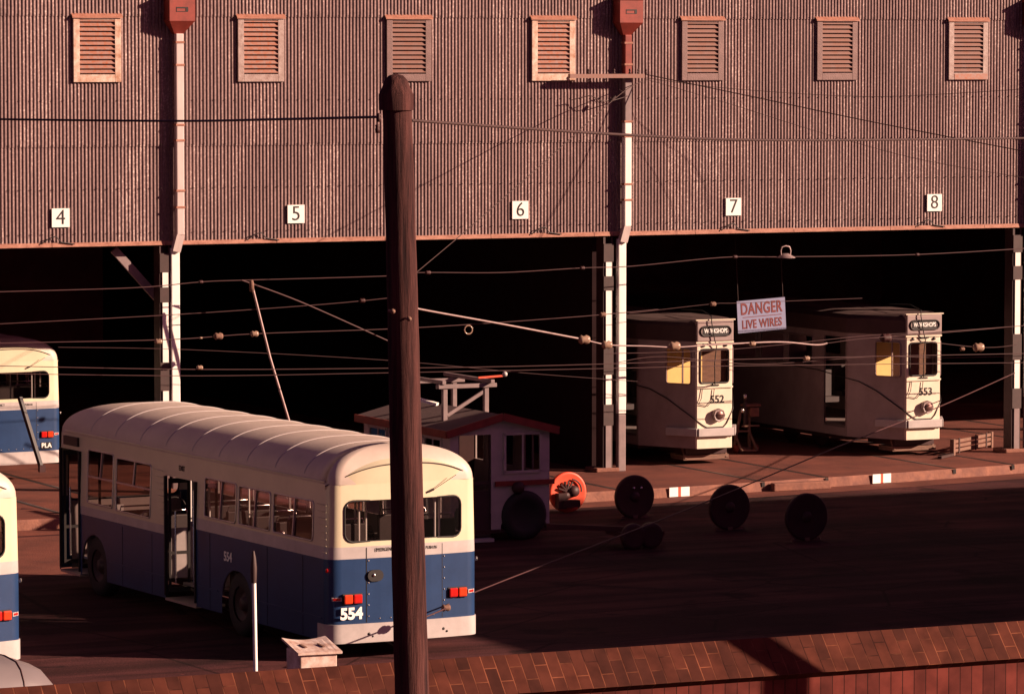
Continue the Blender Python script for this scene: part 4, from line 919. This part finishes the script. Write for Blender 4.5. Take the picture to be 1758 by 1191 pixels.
# trestle by the last column
pa, pb = atz(1634, 782, 0), atz(1702, 768, 0)
d = pb-pa; tr = empty('low_barrier', pa, rz=math.atan2(d.y, d.x), label='low slatted timber barrier on the floor right of tram 553', cat='barrier'); ln = d.length
b = MB(); b.box(0, .10, -.05, .05, 0, .36); b.box(ln-.10, ln, -.05, .05, 0, .36); b.build('post', M['timber'], tr, bevel=.01)
for z in (.10, .20, .30):
    b = MB(); b.box(.1, ln-.1, -.03, .01, z-.035, z+.035); b.build('rail', M['timber'], tr, bevel=.005)
b = MB(); b.box(.30, .36, -.045, -.031, .03, .37); b.box(ln*.55, ln*.55+.05, -.045, -.031, .03, .37); b.box(ln*.82, ln*.82+.05, -.045, -.031, .03, .37); b.bar((-.9, -.1, .04), (-.1, -.05, .04), .09, .05); b.build('strap', M['steelb'], tr)
# hand trolley with lamps between the trams
p = atz(1277, 777, 0)
hc = empty('hand_trolley', (p.x, p.y, 0), label='upright hand trolley with gauges and hose between the trams', cat='trolley')
b = MB(); b.bar((-.25,0,.12), (-.08,0,.95), .05, .05); b.bar((.14,0,.06), (.12,0,.95), .05, .05); b.bar((-.20,0,.48), (.14,0,.48), .04, .04); b.bar((-.25,0,.12), (.14,0,.10), .04, .04); b.bar((-.22,-.3,.62), (.22,-.3,.62), .03, .03); b.bar((-.25,0,.45), (-.25,-.35,.10), .04, .04); b.bar((.14,0,.45), (.14,-.35,.08), .04, .04); b.bar((-.25,-.35,.10), (.14,-.35,.08), .04, .04)
b.build('frame', M['timber'], hc)
for x in (-.26, .24):
    b = MB(); b.lathe([(.001,-.03),(.09,-.03),(.10,0),(.09,.03),(.001,.03)], (x, -.1, .10), 'x', 18); b.build('wheel', M['red'], hc)
b = MB(); b.box(-.02, .38, -.1, .15, 1.02, 1.08); b.box(.10, .32, -.12, .1, .80, 1.0); b.build('box', M['kerb'], hc, bevel=.015)
b = MB(); b.lathe([(.03,-.3),(.05,-.25),(.05,.25),(.02,.30)], (.0, -.05, .85), 'z', 12); b.ball((-.02, -.08, 1.2), .06); b.build('cylinder', M['steelb'], hc)
for x, z in ((-.05, 1.26), (-.12, .95)):
    b = MB(); b.ball((x, -.14, z), .045, 12, 1.3); b.build('gauge', M['chrome'], hc)

# ------------------------------------------------------------------ foreground
YW = 32.6; WT = 3.68
def uvmesh(name, quads, m, parent):
    me = bpy.data.meshes.new(name); vs = []; fs = []; uvs = []
    for q, uv in quads: k = len(vs); vs += q; fs.append(tuple(range(k, k+4))); uvs += uv
    me.from_pydata(vs, [], fs); l = me.uv_layers.new(name='UVMap')
    for i, uv in enumerate(uvs): l.data[i].uv = uv
    me.materials.append(m); me.update(); o = bpy.data.objects.new(name, me); COL.objects.link(o); o.parent = parent; return o
bw = empty('brick_wall', (0, YW, ZY), label='red brick boundary wall with sloping brick coping along the bottom', cat='wall')
bw.rotation_euler = (0, 0, R(-.55))
bh = WT-ZY; dx = .265; dz = .295; sl = math.hypot(dx, dz)
X0_, X1_ = -6, 60
uvmesh('coping', [([(X0_,-dx,bh-dz),(X1_,-dx,bh-dz),(X1_,0,bh),(X0_,0,bh)], [(X0_,0),(X1_,0),(X1_,sl),(X0_,sl)]),
                  ([(X0_,0,bh),(X1_,0,bh),(X1_,.03,bh-.01),(X0_,.03,bh-.01)], [(X0_,0),(X1_,0),(X1_,.03),(X0_,.03)]),
                  ([(X0_,-dx+.075,bh-dz-.05),(X1_,-dx+.075,bh-dz-.05),(X1_,-dx,bh-dz),(X0_,-dx,bh-dz)], [(X0_,0),(X1_,0),(X1_,.08),(X0_,.08)]),
                  ([(X0_,.03,bh-.01),(X1_,.03,bh-.01),(X1_,.03,bh-.4),(X0_,.03,bh-.4)], [(X0_,0),(X1_,0),(X1_,.4),(X0_,.4)])], M['bcoping'], bw)
uvmesh('face', [([(X0_,-dx+.075,0),(X1_,-dx+.075,0),(X1_,-dx+.075,bh-dz-.05),(X0_,-dx+.075,bh-dz-.05)], [(X0_,0),(X1_,0),(X1_,bh),(X0_,bh)]),
                ([(X1_,.0,0),(X0_,.0,0),(X0_,.0,bh-.1),(X1_,.0,bh-.1)], [(X1_,0),(X0_,0),(X0_,bh),(X1_,bh)])], M['bface'], bw)
# bed of the drip course
def tall_pole(x, y, lab, top, r0, r1, lean):
    e_ = empty('telegraph_pole', (x, y, ZY), label=lab, cat='pole', group='timber poles')
    b = MB(); n = 40; rs = []; pts = []
    for i in range(n+1):
        t = i/n; pts.append((lean[0]*t+.006*math.sin(9*t), lean[1]*t, top*t)); rs.append(r0+(r1-r0)*t+random.uniform(-.002, .002))
    b.tube(pts, rs, 28); o = b.build('shaft', M['wood'], e_)
    tx, ty = lean; b = MB(); b.lathe([(r1+.02,-.14),(r1+.022,-.02),(r1-.002,.03),(r1*.80,.085),(r1*.50,.125),(.001,.14)], (tx, ty, top), 'z', 26); b.build('cap', M['wood'], e_)
    return e_
pb_ = atz(712, 1191, 3.2); 
def pole_at(u, v, Y): return at(u, v, Y)
base = at(708.5, 1191, 30.0); topp = at(680, 158, 30.0)
sl_ = (topp.x-base.x)/(topp.z-base.z); bx = base.x-sl_*(base.z-ZY); H_ = topp.z-ZY
pl = tall_pole(bx, 30.0, 'dark weathered timber pole rising in front of everything with a domed metal cap', H_, .152, .112, (topp.x-bx, 0))
# hardware on the pole
q = MB()
for u, v in ((650, 203), (648, 222)):
    p_ = at(u, v, 29.95)-Vector((bx, 30.0, ZY)); q.lathe([(.001,-.03),(.016,-.03),(.02,0),(.014,.015),(.02,.03),(.001,.04)], tuple(p_), 'z', 10)
q.build('insulator', M['iron'], pl)
for u, v in ((672, 534), (700, 547)):
    p_ = at(u, v, 29.84)-Vector((bx, 30.0, ZY)); q = MB(); q.lathe([(.001,-.045),(.016,-.04),(.02,-.02),(.009,.0),(.009,.05)], tuple(p_), 'y', 10); q.build('bolt_or_glint', M['timber'], pl)
tall_pole(23.2, 28.8, 'timber pole out of frame to the right, casting a shadow on the brick wall', 8.5, .155, .13, (0,0))
# white post
p = atz(441, 1150, ZY+.35); p = Vector((21.6, 52.4, ZY)); q_ = at(440, 1100, 52.4); p.x = q_.x
wp = empty('marker_post', p, label='thin white post with rusty black top standing beside bus 554', cat='post')
zt_ = at(436, 945, 52.4).z-ZY; zc = at(436, 1000, 52.4).z-ZY
b = MB(); b.tube([(0,0,0),(-.03,0,zc)], .029, 12); b.build('shaft', M['white'], wp)
b = MB(); b.lathe([(.036,0),(.042,.06),(.046,.20),(.032,.34),(.012,zt_-zc)], (-.035,0,zc), 'z', 14); b.build('top_fitting', M['steelb'], wp)
# white box
pA = at(484, 1150, 50.5); pB = at(576, 1150, 50.5); wx = (pB.x-pA.x)
zt_ = at(530, 1103, 50.5).z-ZY
bn = empty('white_bin', (pA.x-.16, 50.2, ZY), rz=R(-6), label='chipped white box with lifted lid behind the brick wall', cat='bin')
b = MB(); b.box(.28, wx+.02, 0, .62, 0, zt_-.08); b.build('bin_body', M['bin'], bn, bevel=.012)
b = MB(); zl = zt_-.07; N = 8
vs = []
for j, yy in enumerate((-.04, .70)):
    for i in range(N+1):
        t = i/N; vs.append((.24+t*(wx-.16), yy, zl+(.02 if j else 0)+(.085*j)-.04*j*math.sin(t*math.pi)))
vs2 = [(x, y, z-.03) for x, y, z in vs]; m_ = N+1
b.add(vs+vs2, [(i, i+1, m_+i+1, m_+i) for i in range(N)]+[(2*m_+i, 2*m_+m_+i, 2*m_+m_+i+1, 2*m_+i+1) for i in range(N)]+[(i, 2*m_+i, 2*m_+i+1, i+1) for i in range(N)]+[(m_+i, m_+i+1, 3*m_+i+1, 3*m_+i) for i in range(N)]+[(0, m_, 3*m_, 2*m_), (N, 2*m_+N, 3*m_+N, m_+N)])
b.build('lid', M['bin'], bn)
for x in (.42, .66):
    b = MB(); b.bar((x, .20, zl+.035), (x-.03, .38, zl+.055), .035, .010); b.build('lid_handle', M['timber'], bn)
b = MB(); b.box(wx+.022, wx+.04, .1, .2, zl-.32, zl-.12); b.build('latch', M['steelb'], bn)
# grey car behind the wall, bottom left
pc = at(92, 1176, 47.0)
car = empty('parked_car', (pc.x-3.97, 47.0, ZY), label='grey rounded car tail peeping over the brick wall at lower left', cat='car')
b = MB(); prof = [(-.05,.55),(0,.85),(.25,1.0),(.9,1.12),(1.5,1.22),(2.0,1.50),(2.6,1.56),(3.2,1.52),(3.7,1.35),(4.0,1.10),(4.12,.80),(4.1,.45)]
prof = [(x, z-.0) for x, z in prof]; ringn = 13; vs = []
ztop = pc.z-ZY; dzc = (at(20, 1134, 47.0).z-ZY)
prof = [(-.05,.5),(0,.75),(.3,.92),(.9,1.0),(1.5,1.08),(2.0,dzc-.08),(2.6,dzc),(3.2,dzc-.01),(3.65,dzc-.05),(3.95,dzc-.16),(4.1,dzc-.34),(4.14,.45)]
for x, z in prof:
    for k in range(ringn):
        t = math.pi*k/(ringn-1); cy = -math.cos(t); sy = math.sin(t)**.45 if 0 < k < ringn-1 else 0
        vs.append((x, .8+.8*math.copysign(abs(cy)**.5, cy), .35+(z-.35)*sy))
b.add(vs, [(i*ringn+k, i*ringn+k+1, (i+1)*ringn+k+1, (i+1)*ringn+k) for i in range(len(prof)-1) for k in range(ringn-1)], True); b.add(vs[-ringn:], [tuple(range(ringn))])
b.build('body', M['car'], car)
i0 = 8; b = MB(); b.tube([Vector(v_)+Vector((0,0,.003)) for v_ in vs[i0*ringn:(i0+1)*ringn]], .009, 5); b.build('seam', M['iron'], car)
b = MB(); b.box(1.9, 3.4, -.005, .02, .95, 1.25); b.build('side_glass', M['iron'], car)
for x in (.75, 3.35):
    for y in (.1, 1.5):
        b = MB(); b.lathe([(.001,-.08),(.2,-.08),(.31,-.08),(.33,-.03),(.33,.05),(.001,.08)], (x, y, .33), 'y', 22); b.build('wheel', M['rubber'], car)
# black bar set at a slant before the far bus
pa, pb = at(34, 682, 79.8), at(71, 803, 79.3)
e_ = empty('leaning_bar', pb, label='black bar leaning in front of the far bus in bay 4', cat='prop')
b = MB(); b.bar((0,0,0), pa-pb, .08, .07); b.build('shaft', M['black'], e_); b = MB(); b.box(-.05, .07, -.05, .05, -.08, .06); b.build('foot', M['iron'], e_)
# dark board on the ground beyond bus at left
p = atz(60, 893, ZY+.01)
b = MB(); b.add([(-.42,-.25,.01),(-.15,.35,.22),(.38,.2,.16),(.36,-.5,.01),(-.42,-.25,-.0),(-.15,.35,.19),(.38,.2,.13),(.36,-.5,-.0)], [(0,3,2,1),(4,5,6,7),(0,1,5,4),(1,2,6,5),(2,3,7,6),(3,0,4,7)])
o = b.build('metal_sheet', M['iron']); o.location = p; tag(o, 'small dark metal sheet lying on the ground between the buses', 'sheet')

# ------------------------------------------------------------------ neighbouring workshop that shades the yard (right of the frame)
ws = empty('workshop', (44.6, 46, ZY), label='corrugated workshop outside the frame to the right, shading the yard', cat='workshop')
b = MB(); b.box(0, 26, 0, 17.7, 0, 7.4); b.build('wall', M['pipeg'], ws)
b = MB(); b.box(-.02, 26.02, -.02, 17.72, 7.402, 7.5); b.build('roof', M['tramroof'], ws)
for y in (2, 6, 10):
    b = MB(); b.box(-.03, -.005, y, y+2, 2, 3.6); f_ = b.build('window', M['iron'], ws); b = MB(); b.box(-.05, -.032, y+.95, y+1.05, 2, 3.6); b.build('mullion', M['white'], f_)
b = MB(); b.box(-.04, -.005, 14.6, 17.2, .02, 3.2); b.build('door', M['red'], ws)
